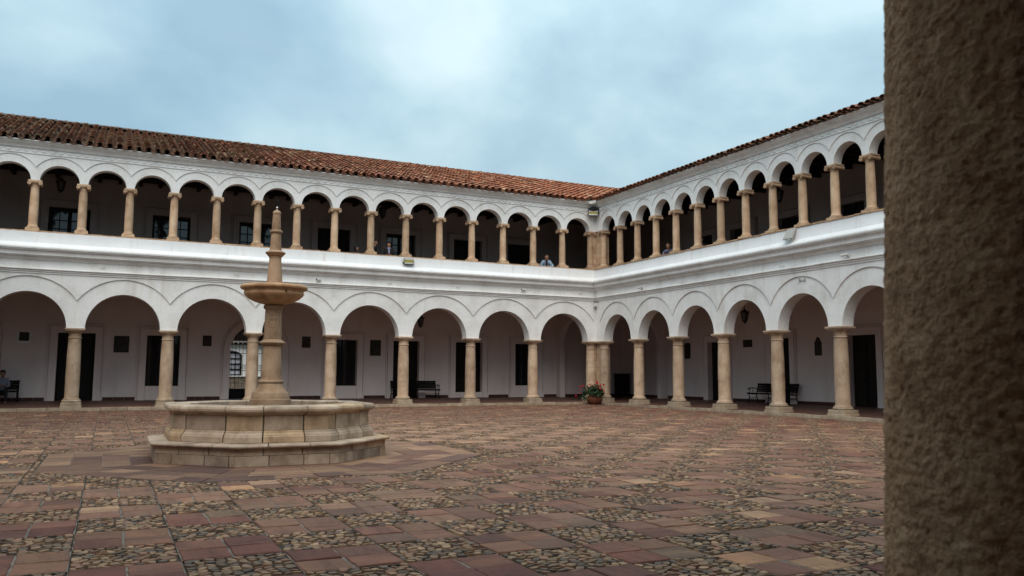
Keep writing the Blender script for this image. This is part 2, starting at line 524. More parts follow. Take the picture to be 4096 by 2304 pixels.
# cobble patches: Voronoi cells shrunk into rounded stones
def voronoi_patch(seed, n=10, size=PITCH_C, sides=9):
    rg = random.Random(seed)
    st = size / n
    pts = []
    for j in range(-1, n + 1):
        for i in range(-1, n + 1):
            pts.append(((i + 0.5 + (0.5 if j % 2 else 0.0) + rg.uniform(-0.34, 0.34)) * st - size / 2 - st * 0.25,
                        (j + 0.5 + rg.uniform(-0.34, 0.34)) * st - size / 2))
    out = []
    h = size / 2 - 0.004
    for p in pts:
        if abs(p[0]) > h or abs(p[1]) > h:
            continue
        poly = [(-h, -h), (h, -h), (h, h), (-h, h)]
        for q in pts:
            if q is p:
                continue
            dx, dy = q[0] - p[0], q[1] - p[1]
            if dx * dx + dy * dy > (3 * st) ** 2:
                continue
            mx, my = (p[0] + q[0]) / 2, (p[1] + q[1]) / 2
            new = []
            for k in range(len(poly)):
                a, b_ = poly[k], poly[(k + 1) % len(poly)]
                da = (a[0] - mx) * dx + (a[1] - my) * dy
                db = (b_[0] - mx) * dx + (b_[1] - my) * dy
                if da <= 0:
                    new.append(a)
                if da * db < 0:
                    t = da / (da - db)
                    new.append((a[0] + t * (b_[0] - a[0]), a[1] + t * (b_[1] - a[1])))
            poly = new
            if len(poly) < 3:
                break
        if len(poly) < 3:
            continue
        cx = sum(q[0] for q in poly) / len(poly)
        cy = sum(q[1] for q in poly) / len(poly)
        ring = []
        ph = rg.uniform(0, 1)
        for k in range(sides):
            a = 2 * PI * (k + ph) / sides
            ca, sa = math.cos(a), math.sin(a)
            best = 9
            for m in range(len(poly)):
                x1, y1 = poly[m][0] - cx, poly[m][1] - cy
                x2, y2 = poly[(m + 1) % len(poly)][0] - cx, poly[(m + 1) % len(poly)][1] - cy
                ex, ey = x2 - x1, y2 - y1
                den = ca * ey - sa * ex
                if abs(den) < 1e-9:
                    continue
                t = (x1 * ey - y1 * ex) / den
                u = (x1 * sa - y1 * ca) / den
                if t > 0 and -1e-6 <= u <= 1 + 1e-6:
                    best = min(best, t)
            ring.append(best if best < 1 else 0.03)
        av = sum(ring) / sides
        ring = [min(0.62 * r_ + 0.38 * av, r_) * 0.99 - 0.0042 for r_ in ring]
        if min(ring) < 0.012:
            ring = [max(r_, 0.012) for r_ in ring]
        hgt = rg.uniform(-0.001, 0.007)
        tx, ty = rg.uniform(-0.16, 0.16), rg.uniform(-0.16, 0.16)
        v, f = [], []
        for lev, (k0, zz_) in enumerate(((1.0, -0.02), (0.90, hgt * 0.7))):
            for k in range(sides):
                a = 2 * PI * (k + ph) / sides
                x, y = ring[k] * k0 * math.cos(a), ring[k] * k0 * math.sin(a)
                v.append((x, y, zz_ + (x * tx + y * ty if lev else 0)))
        v.append((0, 0, hgt))
        for k in range(sides):
            k2 = (k + 1) % sides
            f += [(k, k2, sides + k2), (k, sides + k2, sides + k), (sides + k, sides + k2, 2 * sides)]
        out.append((cx, cy, np.array(v), np.array(f)))
    return out


patches_hi = [voronoi_patch(100 + i) for i in range(7)]
patches_lo = [voronoi_patch(300 + i, sides=6) for i in range(5)]
COBC = [(0.27, 0.19, 0.125), (0.22, 0.155, 0.10), (0.185, 0.135, 0.095), (0.145, 0.113, 0.086), (0.112, 0.095, 0.08), (0.23, 0.145, 0.10),
        (0.20, 0.118, 0.085), (0.32, 0.23, 0.15), (0.175, 0.13, 0.087), (0.105, 0.086, 0.072), (0.25, 0.175, 0.11)]


def patina(x, y):
    return 0.5 + 0.5 * noise.noise(Vector((x * 0.22, y * 0.22, 3.3))) + 0.35 * noise.noise(Vector((x * 0.9, y * 0.9, 9.1)))


def slab_colour(x, y, rg):
    """maroon slabs near the gallery, more worn tan ones in the middle of the court"""
    wear = 0.85 * patina(x, y) + 0.62 * math.exp(-((x + 14) ** 2 / 60 + (y + 16) ** 2 / 60)) - 0.24
    t = rg.random()
    if t < 0.025 + 0.20 * max(0, wear - 0.15):
        c = rg.choice([(0.34, 0.21, 0.12), (0.31, 0.21, 0.14), (0.26, 0.175, 0.125), (0.29, 0.165, 0.10)])
    elif t < 0.17:
        c = rg.choice([(0.125, 0.078, 0.062), (0.15, 0.105, 0.075), (0.105, 0.063, 0.054)])
    else:
        c = rg.choice([(0.140, 0.064, 0.050), (0.120, 0.052, 0.043), (0.155, 0.080, 0.060), (0.102, 0.047, 0.041), (0.17, 0.098, 0.070)])
    k = min(0.75, max(0.0, wear - 0.16) * 0.95)
    c = tuple(a * (1 - k) + b * k for a, b in zip(c, (0.31, 0.225, 0.165)))
    f = rg.uniform(0.85, 1.15) * 1.04
    return (c[0] * f * 1.08, c[1] * f * 0.90, c[2] * f * 0.77)


def slab_variant(seed, w=0.355, d=0.352):
    rg = random.Random(seed)
    pts = []
    n = 4
    for side in range(4):
        for k in range(n):
            t = k / n
            x, y = [(-w / 2 + w * t, -d / 2), (w / 2, -d / 2 + d * t), (w / 2 - w * t, d / 2), (-w / 2, d / 2 - d * t)][side]
            q = 0.0 if k == 0 else 1.0
            pts.append((x + rg.uniform(-0.006, 0.006), y + rg.uniform(-0.006, 0.006)))
    v = [(x, y, -0.04) for x, y in pts] + [(x, y, -0.006) for x, y in pts] + [(x * 0.965, y * 0.965, rg.uniform(-0.001, 0.002)) for x, y in pts] + [(0, 0, 0.001)]
    m = len(pts)
    f = []
    for lev in range(2):
        for k in range(m):
            k2 = (k + 1) % m
            f += [(lev * m + k, lev * m + k2, (lev + 1) * m + k2), (lev * m + k, (lev + 1) * m + k2, (lev + 1) * m + k)]
    for k in range(m):
        f.append((2 * m + k, 2 * m + (k + 1) % m, 3 * m))
    return np.array(v), np.array(f)


slab_vars = [slab_variant(i) for i in range(8)]
slab_meshes = []
for v, f in slab_vars:
    mb = MB()
    mb.v, mb.f, mb.m = [tuple(q) for q in v], [tuple(int(i) for i in q) for q in f], [0] * len(f)
    slab_meshes.append(mb.mesh('paving_slab', M['slab'], smooth=25, recalc=False))

rg = random.Random(11)
slabs, cobs, mort = [], [], MB()
i0, i1 = int(math.floor((CX0 - OX) / PITCH_C)) - 1, int(math.ceil((CX1 - OX) / PITCH_C)) + 1
j0, j1 = int(math.floor((CY0 - OY) / PITCH_C)) - 1, int(math.ceil((CY1 - OY) / PITCH_C)) + 1
for i in range(i0, i1 + 1):
    for j in range(j0, j1 + 1):
        cx, cy = OX + (i + 0.5) * PITCH_C, OY + (j + 0.5) * PITCH_C
        if cx < CX0 - 0.2 or cx > CX1 + 0.2 or cy < CY0 - 0.2 or cy > CY1 + 0.2:
            continue
        h = PITCH_C / 2
        mo = min(octd(cx + a, cy + b_) for a in (-h, 0, h) for b_ in (-h, 0, h))
        dmin = mo
        if max(octd(cx + a, cy + b_) for a in (-h, h) for b_ in (-h, h)) < APR - 0.02:
            continue
        px = pix((cx, cy, GZ))
        vis = px[2] > 0.5 and -500 < px[0] < 4600
        dist = math.hypot(cx - CAM.x, cy - CAM.y)
        if (i + j) % 2 == 0 and dmin > APR + 0.02:
            mort.add([(cx - h, cy - h, GZ - 0.008), (cx + h, cy - h, GZ - 0.008), (cx + h, cy + h, GZ - 0.008), (cx - h, cy + h, GZ - 0.008)], [(0, 1, 2, 3)])
            for a in (-1, 1):
                for b_ in (-1, 1):
                    x, y = cx + a * 0.1862, cy + b_ * 0.1845
                    if x < CX0 + .1 or x > CX1 - 0.1 or y < CY0 + .1 or y > CY1 - 0.1:
                        continue
                    vi = rg.randrange(8)
                    rot = rg.choice((0, 1, 2, 3)) * PI / 2 + rg.uniform(-0.025, 0.025)
                    tl = (rg.uniform(-0.012, 0.012), rg.uniform(-0.012, 0.012))
                    pq = pix((x, y, GZ))
                    slabs.append((dist if vis and -60 < pq[0] < 3600 and pq[1] < 2340 else 999 + dist, vi, rot, tl, (x, y, GZ + rg.uniform(-0.005, 0.006)), slab_colour(x, y, rg)))
        else:
            near = dist < 15
            pt = rg.choice(patches_hi if near else patches_lo)
            q = rg.randrange(4)
            fl = rg.choice((1, -1))
            Rm = rotz(q * PI / 2) @ np.diag([fl, 1, 1.0])
            tone = 0.86 + 0.3 * patina(cx, cy)
            for (sx, sy, v, f) in pt:
                p = Rm @ np.array([sx, sy, 0])
                x, y = cx + p[0], cy + p[1]
                if octd(x, y) < APR + 0.04 or x > CX1 - 0.03 or y > CY1 - 0.03:
                    continue
                c = rg.choice(COBC)
                k = 0.92 * tone * rg.uniform(0.85, 1.15)
                cobs.append((dist if vis and 0 < pix((x, y, GZ))[0] < 3560 and pix((x, y, GZ))[1] < 2304 else 999 + dist, v,
                             f[:, ::-1] if fl < 0 else f, Rm, (x, y, GZ + rg.uniform(-0.006, 0.003)), (c[0] * k * 1.16, c[1] * k * 1.0, c[2] * k * 0.90)))
slabs.sort(key=lambda s_: s_[0])
for k, (_, vi, rot, tl, pos, c) in enumerate(slabs[:300]):
    o = place('paving_slab', slab_meshes[vi], court, pos, rot, c)
    o.rotation_euler = (tl[0], tl[1], rot)
scatter('paving_slab_field', slab_vars, [(vi, np.array(Matrix.Rotation(tl[0], 3, 'X') @ Matrix.Rotation(rot, 3, 'Z')), np.array(pos), c)
                                         for (_, vi, rot, tl, pos, c) in slabs[300:]], M['slab_s'], court, smooth=False)
tag(mort.obj('mortar_bed', M['mortar'], court, recalc=False), kind='stuff')
cobs.sort(key=lambda s_: s_[0])
for (_, v, f, Rm, pos, c) in cobs[:300]:
    mb = MB()
    mb.v, mb.f, mb.m = [tuple(q) for q in (v @ Rm.T)], [tuple(int(i) for i in q) for q in f], [0] * len(f)
    place('cobble', mb.mesh('cobble', M['cob'], smooth=70, recalc=False), court, pos, 0, c)
cvars, citems = [], []
cv_index = {}
for (_, v, f, Rm, pos, c) in cobs[300:]:
    key = (id(v), f[0][0] == f[0][0], bool(f.base is not None))
    kk = (id(v), int(f[0, 0]))
    if kk not in cv_index:
        cv_index[kk] = len(cvars)
        cvars.append((v, f))
    citems.append((cv_index[kk], Rm, np.array(pos), c))
cf = scatter('cobble_field', cvars, citems, M['cob_s'], court)
cf.data.set_sharp_from_angle(angle=R(70))

# apron of larger flags round the fountain
rg = random.Random(5)
rows = [1.79, 2.15, 2.55, 2.97, APR]
for s in range(8):
    for k in range(4):
        ra, rb = rows[k] + 0.006, rows[k + 1] - 0.006
        t = 0.0
        first = True
        while t < 0.999:
            ln = rg.uniform(0.42, 0.95) / (2 * rb * math.tan(PI / 8))
            t2 = t + ln
            if 1 - t2 < 0.14:
                t2 = 1.0
            g = 0.006 / (2 * rb * math.tan(PI / 8))
            sk = rg.uniform(-0.02, 0.02) if 0 < t else 0
            q = [octp(s + min(0.9999, t + g), ra), octp(s + min(0.9999, max(0.0001, t2 - g)), ra), octp(s + min(0.9999, t2 - g), rb), octp(s + min(.9999, t + g), rb)]
            dz = rg.uniform(-0.004, 0.004)
            v = [(p.x, p.y, -0.04) for p in q] + [(p.x, p.y, dz - 0.004) for p in q]
            cc = sum((Vector(p) for p in q), Vector((0, 0))) / 4
            v += [(cc.x + (p.x - cc.x) * 0.975, cc.y + (p.y - cc.y) * 0.965, dz + rg.uniform(-0.001, 0.002)) for p in q]
            f = [(i, (i + 1) % 4, 4 + (i + 1) % 4, 4 + i) for i in range(4)] + [(4 + i, 4 + (i + 1) % 4, 8 + (i + 1) % 4, 8 + i) for i in range(4)] + [(8, 9, 10, 11)]
            wx, wy = FC.x + cc.x, FC.y + cc.y
            base = rg.choice([(0.21, 0.135, 0.095), (0.25, 0.168, 0.118), (0.17, 0.102, 0.08), (0.29, 0.205, 0.135), (0.32, 0.225, 0.15), (0.15, 0.098, 0.082), (0.23, 0.152, 0.112)])
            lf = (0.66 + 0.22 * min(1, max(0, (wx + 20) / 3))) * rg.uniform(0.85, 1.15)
            mb = MB().add([(a - cc.x, b_ - cc.y, c_) for a, b_, c_ in v], f)
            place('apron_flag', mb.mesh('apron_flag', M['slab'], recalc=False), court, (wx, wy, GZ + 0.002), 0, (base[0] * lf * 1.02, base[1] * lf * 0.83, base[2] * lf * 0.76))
            t = t2
mb = MB().prism([tuple(octp(i + 0.5 - 0.5, APR)) for i in range(8)], GZ - 0.03, GZ - 0.008, lambda a, b_, h: (FC.x + a, FC.y + b_, h))
mb.obj('apron_bed', M['mortar'], court)

# ------------------------------------------------------------------ column meshes
LP = [(0.232, 0.405), (0.236, 0.9), (0.236, 1.5), (0.226, 2.1), (0.207, 2.57)]
lower_shaft = MB().lathe([(0.285, 0.36), (0.285, 0.385), (0.250, 0.405), (0.234, 0.44), (0.236, 0.9), (0.236, 1.4), (0.229, 1.95), (0.218, 2.3), (0.206, 2.58)], 36).mesh('column', M['stone'], smooth=35)
lower_base = MB().lathe([(0.24, 0.275), (0.30, 0.277), (0.318, 0.295), (0.322, 0.32), (0.316, 0.343), (0.29, 0.358), (0.24, 0.36)], 36).mesh('base_ring', M['plinth'], smooth=50)
capm = MB().lathe([(0.19, 2.575), (0.222, 2.585), (0.232, 2.605), (0.222, 2.625), (0.203, 2.635), (0.202, 2.75), (0.222, 2.757), (0.222, 2.775), (0.24, 2.79), (0.275, 2.82), (0.292, 2.85), (0.19, 2.852)], 36)
capm.box(-0.30, 0.30, -0.30, 0.30, 2.852, 2.895)
capm.box(-0.333, 0.333, -0.333, 0.333, 2.896, 2.948)
lower_cap = capm.mesh('capital', M['stone'], smooth=35, bevel=0)
pl = MB()
pl.box(-0.325, 0.325, -0.325, 0.325, 0.158, 0.274)
pl.box(-0.345, 0.345, -0.36, 0.345, GZ - 0.03, 0.157)
lower_plinth = pl.mesh('plinth', M['plinth'], smooth=40, bevel=0.008)

upper_shaft = MB().lathe([(0.185, 6.60), (0.17, 6.615), (0.152, 6.64), (0.150, 6.70), (0.151, 7.1), (0.149, 7.5), (0.141, 7.85), (0.131, 8.065)], 30).mesh('column', M['stone_up'], smooth=35)
ub = MB().lathe([(0.15, 6.535), (0.205, 6.537), (0.215, 6.555), (0.208, 6.575), (0.18, 6.585), (0.188, 6.6), (0.15, 6.602)], 30)
ub.box(-0.222, 0.222, -0.222, 0.222, 6.42, 6.536)
upper_base = ub.mesh('base', M['stone_up'], smooth=35)
uc = MB().lathe([(0.12, 8.06), (0.142, 8.068), (0.148, 8.08), (0.14, 8.093), (0.132, 8.10), (0.135, 8.15), (0.165, 8.175), (0.185, 8.195), (0.12, 8.2)], 30)
uc.box(-0.20, 0.20, -0.185, 0.185, 8.196, 8.248)
uc.box(-0.222, 0.222, -0.205, 0.205, 8.249, 8.296)
for sx in (-1, 1):
    # volute rolls: baluster along the depth with a spiral on each face
    ax = sx * 0.178
    prof = [(0.066, -0.212), (0.066, -0.175), (0.05, -0.11), (0.042, -0.03), (0.05, 0), (0.042, 0.03), (0.05, 0.11), (0.066, 0.175), (0.066, 0.212)]
    seg = 16
    vs_ = []
    for r_, y_ in prof:
        for i in range(seg):
            a = 2 * PI * i / seg
            vs_.append((ax + r_ * math.cos(a), y_, 8.178 + r_ * math.sin(a)))
    fs = [(k * seg + i, k * seg + (i + 1) % seg, (k + 1) * seg + (i + 1) % seg, (k + 1) * seg + i) for k in range(len(prof) - 1) for i in range(seg)]
    fs += [tuple(range(seg)), tuple(len(prof) * seg - 1 - i for i in range(seg))]
    uc.add(vs_, fs)
    for yy in (-0.216, 0.216):
        sp = []
        for i in range(26):
            a = PI / 2 + sx * (-1) * i * 2 * PI * 1.6 / 25
            rr = 0.060 - 0.047 * i / 25
            sp.append((ax + rr * math.cos(a), yy, 8.178 + rr * math.sin(a)))
        uc.tube(sp, 0.0085, 5)
uc.tube([(-0.17, -0.214, 8.238), (0.17, -0.214, 8.238)], 0.009, 5)
uc.tube([(-0.13, -0.206, 8.205), (0.13, -0.206, 8.205)], 0.008, 5)
upper_cap = uc.mesh('capital', M['stone_up'], smooth=35)

barrel = None


def tile_mesh(r0=0.122, r1=0.088, ln=0.47, th=0.018, seg=6, up=True):
    mb = MB()
    vs_ = []
    for (y, r_) in ((0.0, r0), (ln, r1)):
        for off in (0.0, -th):
            for i in range(seg + 1):
                a = PI * i / seg
                z = (r_ + off) * math.sin(a) * 0.85 + (0.03 if y == 0 and up else 0.0)
                vs_.append(((r_ + off) * math.cos(a), y, z if up else -z))
    n = seg + 1
    fs = []
    for i in range(seg):
        fs.append((i, i + 1, 2 * n + i + 1, 2 * n + i))
        fs.append((n + i + 1, n + i, 3 * n + i, 3 * n + i + 1))
        fs.append((i + 1, i, n + i, n + i + 1))
    fs += [(0, 2 * n, 3 * n, n), (seg, n + seg, 3 * n + seg, 2 * n + seg)]
    mb.add(vs_, fs)
    return mb


cover_v = tri_arrays(tile_mesh())
pan_v = tri_arrays(tile_mesh(0.11, 0.125, 0.50, 0.014, 5, False))
tile_me = tile_mesh().mesh('roof_tile', M['tile'], smooth=40)
dent = MB()
dent.add([(-0.085, -0.003, 0.0), (0.085, -0.003, 0.0), (0.055, -0.03, 0.0), (-0.055, -0.03, 0.0), (-0.02, -0.003, 0.095), (0.02, -0.003, 0.095)],
         [(0, 3, 2, 1), (3, 0, 4), (1, 2, 5), (2, 3, 4, 5), (0, 1, 5, 4)])
dent_me = dent.mesh('dentil', M['plaster'])


# ------------------------------------------------------------------ wing builder
def arch_wall(mb, T, bays, a, zs, h, ztop, vf, vb, u_start, u_end, n=28):
    """arcade wall with arch openings; bays = [(centre, half-span)], T maps (u, v, z)"""
    edges = [u_start]
    for c, a_ in bays:
        edges += [c - a_, c + a_]
    edges.append(u_end)
    for k in range(0, len(edges), 2):
        e0, e1 = edges[k], edges[k + 1]
        e0b = e0 if k else e0 + (vf - vb) * 0
        mb.add([T(e0, vf, zs), T(e1, vf, zs), T(e1, vf, ztop), T(e0, vf, ztop)], [(0, 1, 2, 3)])
        mb.add([T(e0, vb, zs), T(e1, vb, zs), T(e1, vb, ztop), T(e0, vb, ztop)], [(3, 2, 1, 0)])
        mb.add([T(e0, vf, zs), T(e1, vf, zs), T(e1, vb, zs), T(e0, vb, zs)], [(3, 2, 1, 0)])
    for c, a_ in bays:
        pts = [(c - a_ * math.cos(PI * i / n), zs + h * math.sin(PI * i / n)) for i in range(n + 1)]
        v, f = [], []
        for (u_, z_) in pts:
            v += [T(u_, vf, z_), T(u_, vf, ztop), T(u_, vb, z_), T(u_, vb, ztop)]
        for i in range(n):
            A, B = 4 * i, 4 * i + 4
            f += [(A, B, B + 1, A + 1), (A + 2, A + 3, B + 3, B + 2), (A, A + 2, B + 2, B)]
        mb.add(v, f)


def spandrel(mb, T, centres, c, crown, tip, ztop, v0, v1, n=24):
    """plate above the extrados curves; its lower edge throws the dark line round each arch"""
    s_ = crown - tip
    Rr = (c * c + s_ * s_) / (2 * s_)
    for uc_ in centres:
        v, f = [], []
        for i in range(n + 1):
            du = -c + 2 * c * i / n
            z_ = crown - Rr + math.sqrt(max(0, Rr * Rr - du * du))
            u_ = uc_ + du
            v += [T(u_, v1, z_), T(u_, v1, ztop), T(u_, v0, z_)]
        for i in range(n):
            A, B = 3 * i, 3 * i + 3
            f += [(A, B, B + 1, A + 1), (A, A + 2, B + 2, B)]
        mb.add(v, f)


def strip(mb, T, prof, L, step=0.6, amp=0.006, m0=True, m1=True):
    """moulding profile [(v, z)] swept along u with mitred ends and a little hand-made unevenness"""
    n = max(2, int(L / step))
    v, f = [], []
    k = len(prof)
    for i in range(n + 1):
        t = i / n
        for (pv, pz) in prof:
            u0 = -pv if m0 else 0.0
            u1 = L + pv if m1 else L
            u_ = u0 + (u1 - u0) * t
            x, y, z = T(u_, pv, pz)
            w = wob((x * 0.7, y * 0.7, pz * 0.4), amp * 2.2, 1.0)
            v.append((x, y, z + w))
    for i in range(n):
        for j in range(k - 1):
            f.append((i * k + j, (i + 1) * k + j, (i + 1) * k + j + 1, i * k + j + 1))
    mb.add(v, f)


def wall_open(mb, T, u0, u1, z0, z1, v, ops, depth=0.3):
    """wall in the plane v with rectangular openings (ua, ub, za, zb) and their reveals"""
    us = sorted({u0, u1, *[q for o in ops for q in o[:2]]})
    zs = sorted({z0, z1, *[q for o in ops for q in o[2:4]]})
    us = [q for q in us if u0 <= q <= u1]
    zs = [q for q in zs if z0 <= q <= z1]
    for i in range(len(us) - 1):
        for j in range(len(zs) - 1):
            uc_, zc = (us[i] + us[i + 1]) / 2, (zs[j] + zs[j + 1]) / 2
            if any(o[0] < uc_ < o[1] and o[2] < zc < o[3] for o in ops):
                continue
            mb.add([T(us[i], v, zs[j]), T(us[i + 1], v, zs[j]), T(us[i + 1], v, zs[j + 1]), T(us[i], v, zs[j + 1])], [(0, 1, 2, 3)])
    for (a, b_, c, d_) in [o[:4] for o in ops]:
        for p, q in (((a, c), (a, d_)), ((b_, d_), (b_, c)), ((a, d_), (b_, d_)), ((b_, c), (a, c))):
            mb.add([T(p[0], v, p[1]), T(q[0], v, q[1]), T(q[0], v + depth, q[1]), T(p[0], v + depth, p[1])], [(0, 1, 2, 3)])


D = 4.2
FL0, FL1, FLU = 0.08, 0.21, 5.42
SLOPE, EAVE_V, EAVE_Z = 0.366, -0.56, 9.715
RIDGE = 6.6


def ridge_z(v):
    return EAVE_Z + SLOPE * (v - EAVE_V)


def wing(root, T, L, b, o, n, rz, a1, crown1, ext1, tip1, a2, detail, openings_l=(), openings_u=(), tile_w=0.335, name='w', near_skip=None, roof_keep=None,
         eave_objs=300, tile_fade=None):
    T0 = T
    # lower arcade
    bays = [(o + b * (k + 0.5), a1) for k in range(n)]
    mb = MB()
    ZS = 2.948
    arch_wall(mb, T, bays, a1, ZS, crown1 - ZS, 5.10, -0.22, 0.28, 0.22, L - 0.22)
    mb.obj('lower_arcade', M['plaster'], root, recalc=False, smooth=30)
    mb = MB()
    spandrel(mb, T, [c for c, _ in bays], b / 2, ext1, tip1, 4.888, -0.22, -0.268)
    for (ua, ub_) in ((0.25, o), (o + n * b, L - 0.25)):
        mb.add([T(ua, -0.252, tip1 + 0.0), T(ub_, -0.252, tip1), T(ub_, -0.252, 4.888), T(ua, -0.252, 4.888)], [(0, 1, 2, 3)]) if False else None
    if mb.v:
        mb.obj('lower_spandrel', M['plaster'], root, recalc=False, smooth=30)
    mb = MB()
    strip(mb, T, [(-0.20, 4.885), (-0.300, 4.886), (-0.300, 4.950), (-0.335, 4.953), (-0.335, 5.003), (-0.36, 5.006), (-0.385, 5.020), (-0.39, 5.04), (-0.378, 5.058), (-0.27, 5.080), (-0.262, 5.09),
                  (-0.262, 5.37), (-0.30, 5.372), (-0.305, 5.385), (-0.34, 5.43), (-0.375, 5.45), (-0.40, 5.453), (-0.40, 5.485), (-0.46, 5.487), (-0.46, 5.520), (-0.495, 5.522), (-0.50, 5.56),
                  (-0.505, 5.60), (-0.525, 5.655), (-0.56, 5.69), (-0.585, 5.693), (-0.585, 5.725), (-0.615, 5.73), (-0.625, 5.76), (-0.625, 5.80), (-0.615, 5.815)], L)
    mb.obj('cornice', M['plaster'], root, recalc=False, smooth=40)
    # parapet of the upper gallery
    mb = MB()
    strip(mb, T, [(-0.615, 5.815), (-0.54, 5.875), (-0.47, 5.935), (-0.43, 5.955), (-0.415, 5.975), (-0.408, 6.365), (-0.25, 6.37), (0.18, 6.37), (0.2, 6.35), (0.2, FLU)], L)
    mb.obj('parapet', M['fascia'], root, recalc=False, smooth=40)
    # shallow pilaster strips under each upper column
    # floors and ceilings
    mb = MB()
    mb.add([T(-1 * 0.0 - 0.0, -0.34, FL0), T(L, -0.34, FL0), T(L + D, D + 0.3, FL1), T(-D, D + 0.3, FL1)], [(0, 1, 2, 3)])
    mb.obj('gallery_floor', M['redfloor'], root, recalc=False)
    mb = MB()
    full = name in ('left', 'near')
    mb.box(-D if full else -0.26, L + D if full else L + 0.26, 0.26, D + 0.02, 4.95, FLU, 0, T)
    mb.obj('floor_slab', M['ceil'], root)
    mb = MB()
    mb.box(-D if full else 0.16, L + D if full else L - 0.16, -0.16, D + 0.02, 9.50, 9.60, 0, T)
    mb.obj('ceiling', M['timber'], root)
    # upper arcade
    ub2 = b / 2
    bays2 = [(o + ub2 * (k + 0.5), a2) for k in range(2 * n)]
    mb = MB()
    ZU = 8.297
    arch_wall(mb, T, bays2, a2, ZU, 0.60, 9.62, -0.185, 0.185, 0.185, L - 0.185, n=22)
    mb.obj('upper_arcade', M['plaster'], root, recalc=False, smooth=30)
    mb = MB()
    spandrel(mb, T, [c for c, _ in bays2], ub2 / 2, 9.19, 8.77, 9.245, -0.185, -0.222)
    mb.obj('upper_spandrel', M['plaster'], root, recalc=False, smooth=30)
    mb = MB()
    strip(mb, T, [(-0.17, 9.242), (-0.25, 9.243), (-0.255, 9.262), (-0.25, 9.278), (-0.228, 9.285), (-0.228, 9.445), (-0.285, 9.447), (-0.295, 9.475), (-0.32, 9.515), (-0.36, 9.555), (-0.385, 9.558), (-0.39, 9.59),
                  (-0.43, 9.592), (-0.44, 9.625), (-0.475, 9.655), (-0.50, 9.66), (-0.50, 9.69), (-0.2, 9.75)], L)
    mb.obj('eaves_cornice', M['plaster'], root, recalc=False, smooth=40)
    # back walls
    mb = MB()
    lo = [q for q in openings_l]
    wall_open(mb, T, -D, L + D, -0.06, 4.96, D, [q[:4] for q in lo], 0.34)
    mb.obj('lower_gallery_wall', M['gallery'] if name != 'near' else M['rubble'], root, recalc=False)  # unseen near wall given dark stone to cut the light on its column
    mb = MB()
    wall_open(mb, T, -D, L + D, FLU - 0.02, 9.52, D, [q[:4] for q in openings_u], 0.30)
    mb.obj('upper_gallery_wall', M['gallery_up_shaded'], root, recalc=False)
    # roof deck
    mb = MB()
    e0, e1 = EAVE_V + 0.07, RIDGE
    for va, vb_, za, zb in ((e0, e1, ridge_z(e0) - 0.05, ridge_z(e1) - 0.05), (e1, 9.9, ridge_z(e1) - 0.05, ridge_z(e1) - 1.2)):
        mb.add([T(-va, va, za), T(L + va, va, za), T(L + vb_, vb_, zb), T(-vb_, vb_, zb)], [(0, 1, 2, 3)])
    roof = mb.obj('roof', M['joint'], root, recalc=False)
    if detail:
        mb = MB()
        strip(mb, T, [(RIDGE - 0.35, ridge_z(RIDGE - 0.35) + 0.10), (RIDGE - 0.2, ridge_z(RIDGE - 0.2) + 0.13), (RIDGE, ridge_z(RIDGE) + 0.13), (RIDGE + 0.2, ridge_z(RIDGE))], L)
        mb.obj('ridge_mortar', M['joint'], roof, recalc=False)
        rk = random.Random(8)
        u_ = -RIDGE + 0.1
        while u_ < L + RIDGE - 0.5:
            cl = tuple(a * 0.8 for a in tile_fade(Vector(T(u_, RIDGE, 12)), rk))
            ob = place('ridge_tile', tile_me, roof, color=cl)
            x, y, z = T(u_, RIDGE - 0.08, ridge_z(RIDGE - 0.08) + 0.02)
            d_ = Vector(T(1, 0, 0)) - Vector(T(0, 0, 0))
            ob.location = (x, y, z + rk.uniform(-0.015, 0.015))
            ob.rotation_euler = (rk.uniform(-0.03, 0.03), 0, math.atan2(d_.y, d_.x) - PI / 2 + rk.uniform(-0.04, 0.04))
            u_ += 0.41
    # columns
    for k in range(n + 1):
        x, y, _ = T(o + b * k, 0, 0)
        if near_skip is not None and k == near_skip:
            continue
        c = place('column', lower_shaft, root, (x, y, 0), rz)
        place('base_ring', lower_base, c)
        place('capital', lower_cap, c)
        place('plinth', lower_plinth, c)
        if detail and k == 0:
            for q in range(1, 9):
                zq = 0.16 + 2.79 * q / 9
                if 0.45 < zq < 2.55:
                    rq = float(np.interp(zq, [0.44, 0.9, 1.4, 1.95, 2.3, 2.58], [0.234, 0.236, 0.236, 0.229, 0.218, 0.206])) + 0.0012
                    place('drum_joint', MB().lathe([(rq - 0.01, zq - 0.005), (rq, zq - 0.004), (rq, zq + 0.004), (rq - 0.01, zq + 0.005)], 36).mesh('drum_joint', M['carved'], smooth=40), c)
    for k in range(2 * n + 1):
        x, y, _ = T(o + ub2 * k, 0, 0)
        c = place('upper_column', upper_shaft, root, (x, y, 0), rz)
        place('base', upper_base, c)
        place('capital', upper_cap, c)
        if detail and k == 0:
            for q in range(1, 7):
                zq = 6.43 + 1.867 * q / 7
                rq = float(np.interp(zq, [6.64, 7.1, 7.5, 7.85, 8.065], [0.152, 0.151, 0.149, 0.141, 0.131])) + 0.0012
                place('drum_joint', MB().lathe([(rq - 0.01, zq - 0.004), (rq, zq - 0.0035), (rq, zq + 0.0035), (rq - 0.01, zq + 0.004)], 30).mesh('drum_joint', M['carved'], smooth=40), c)
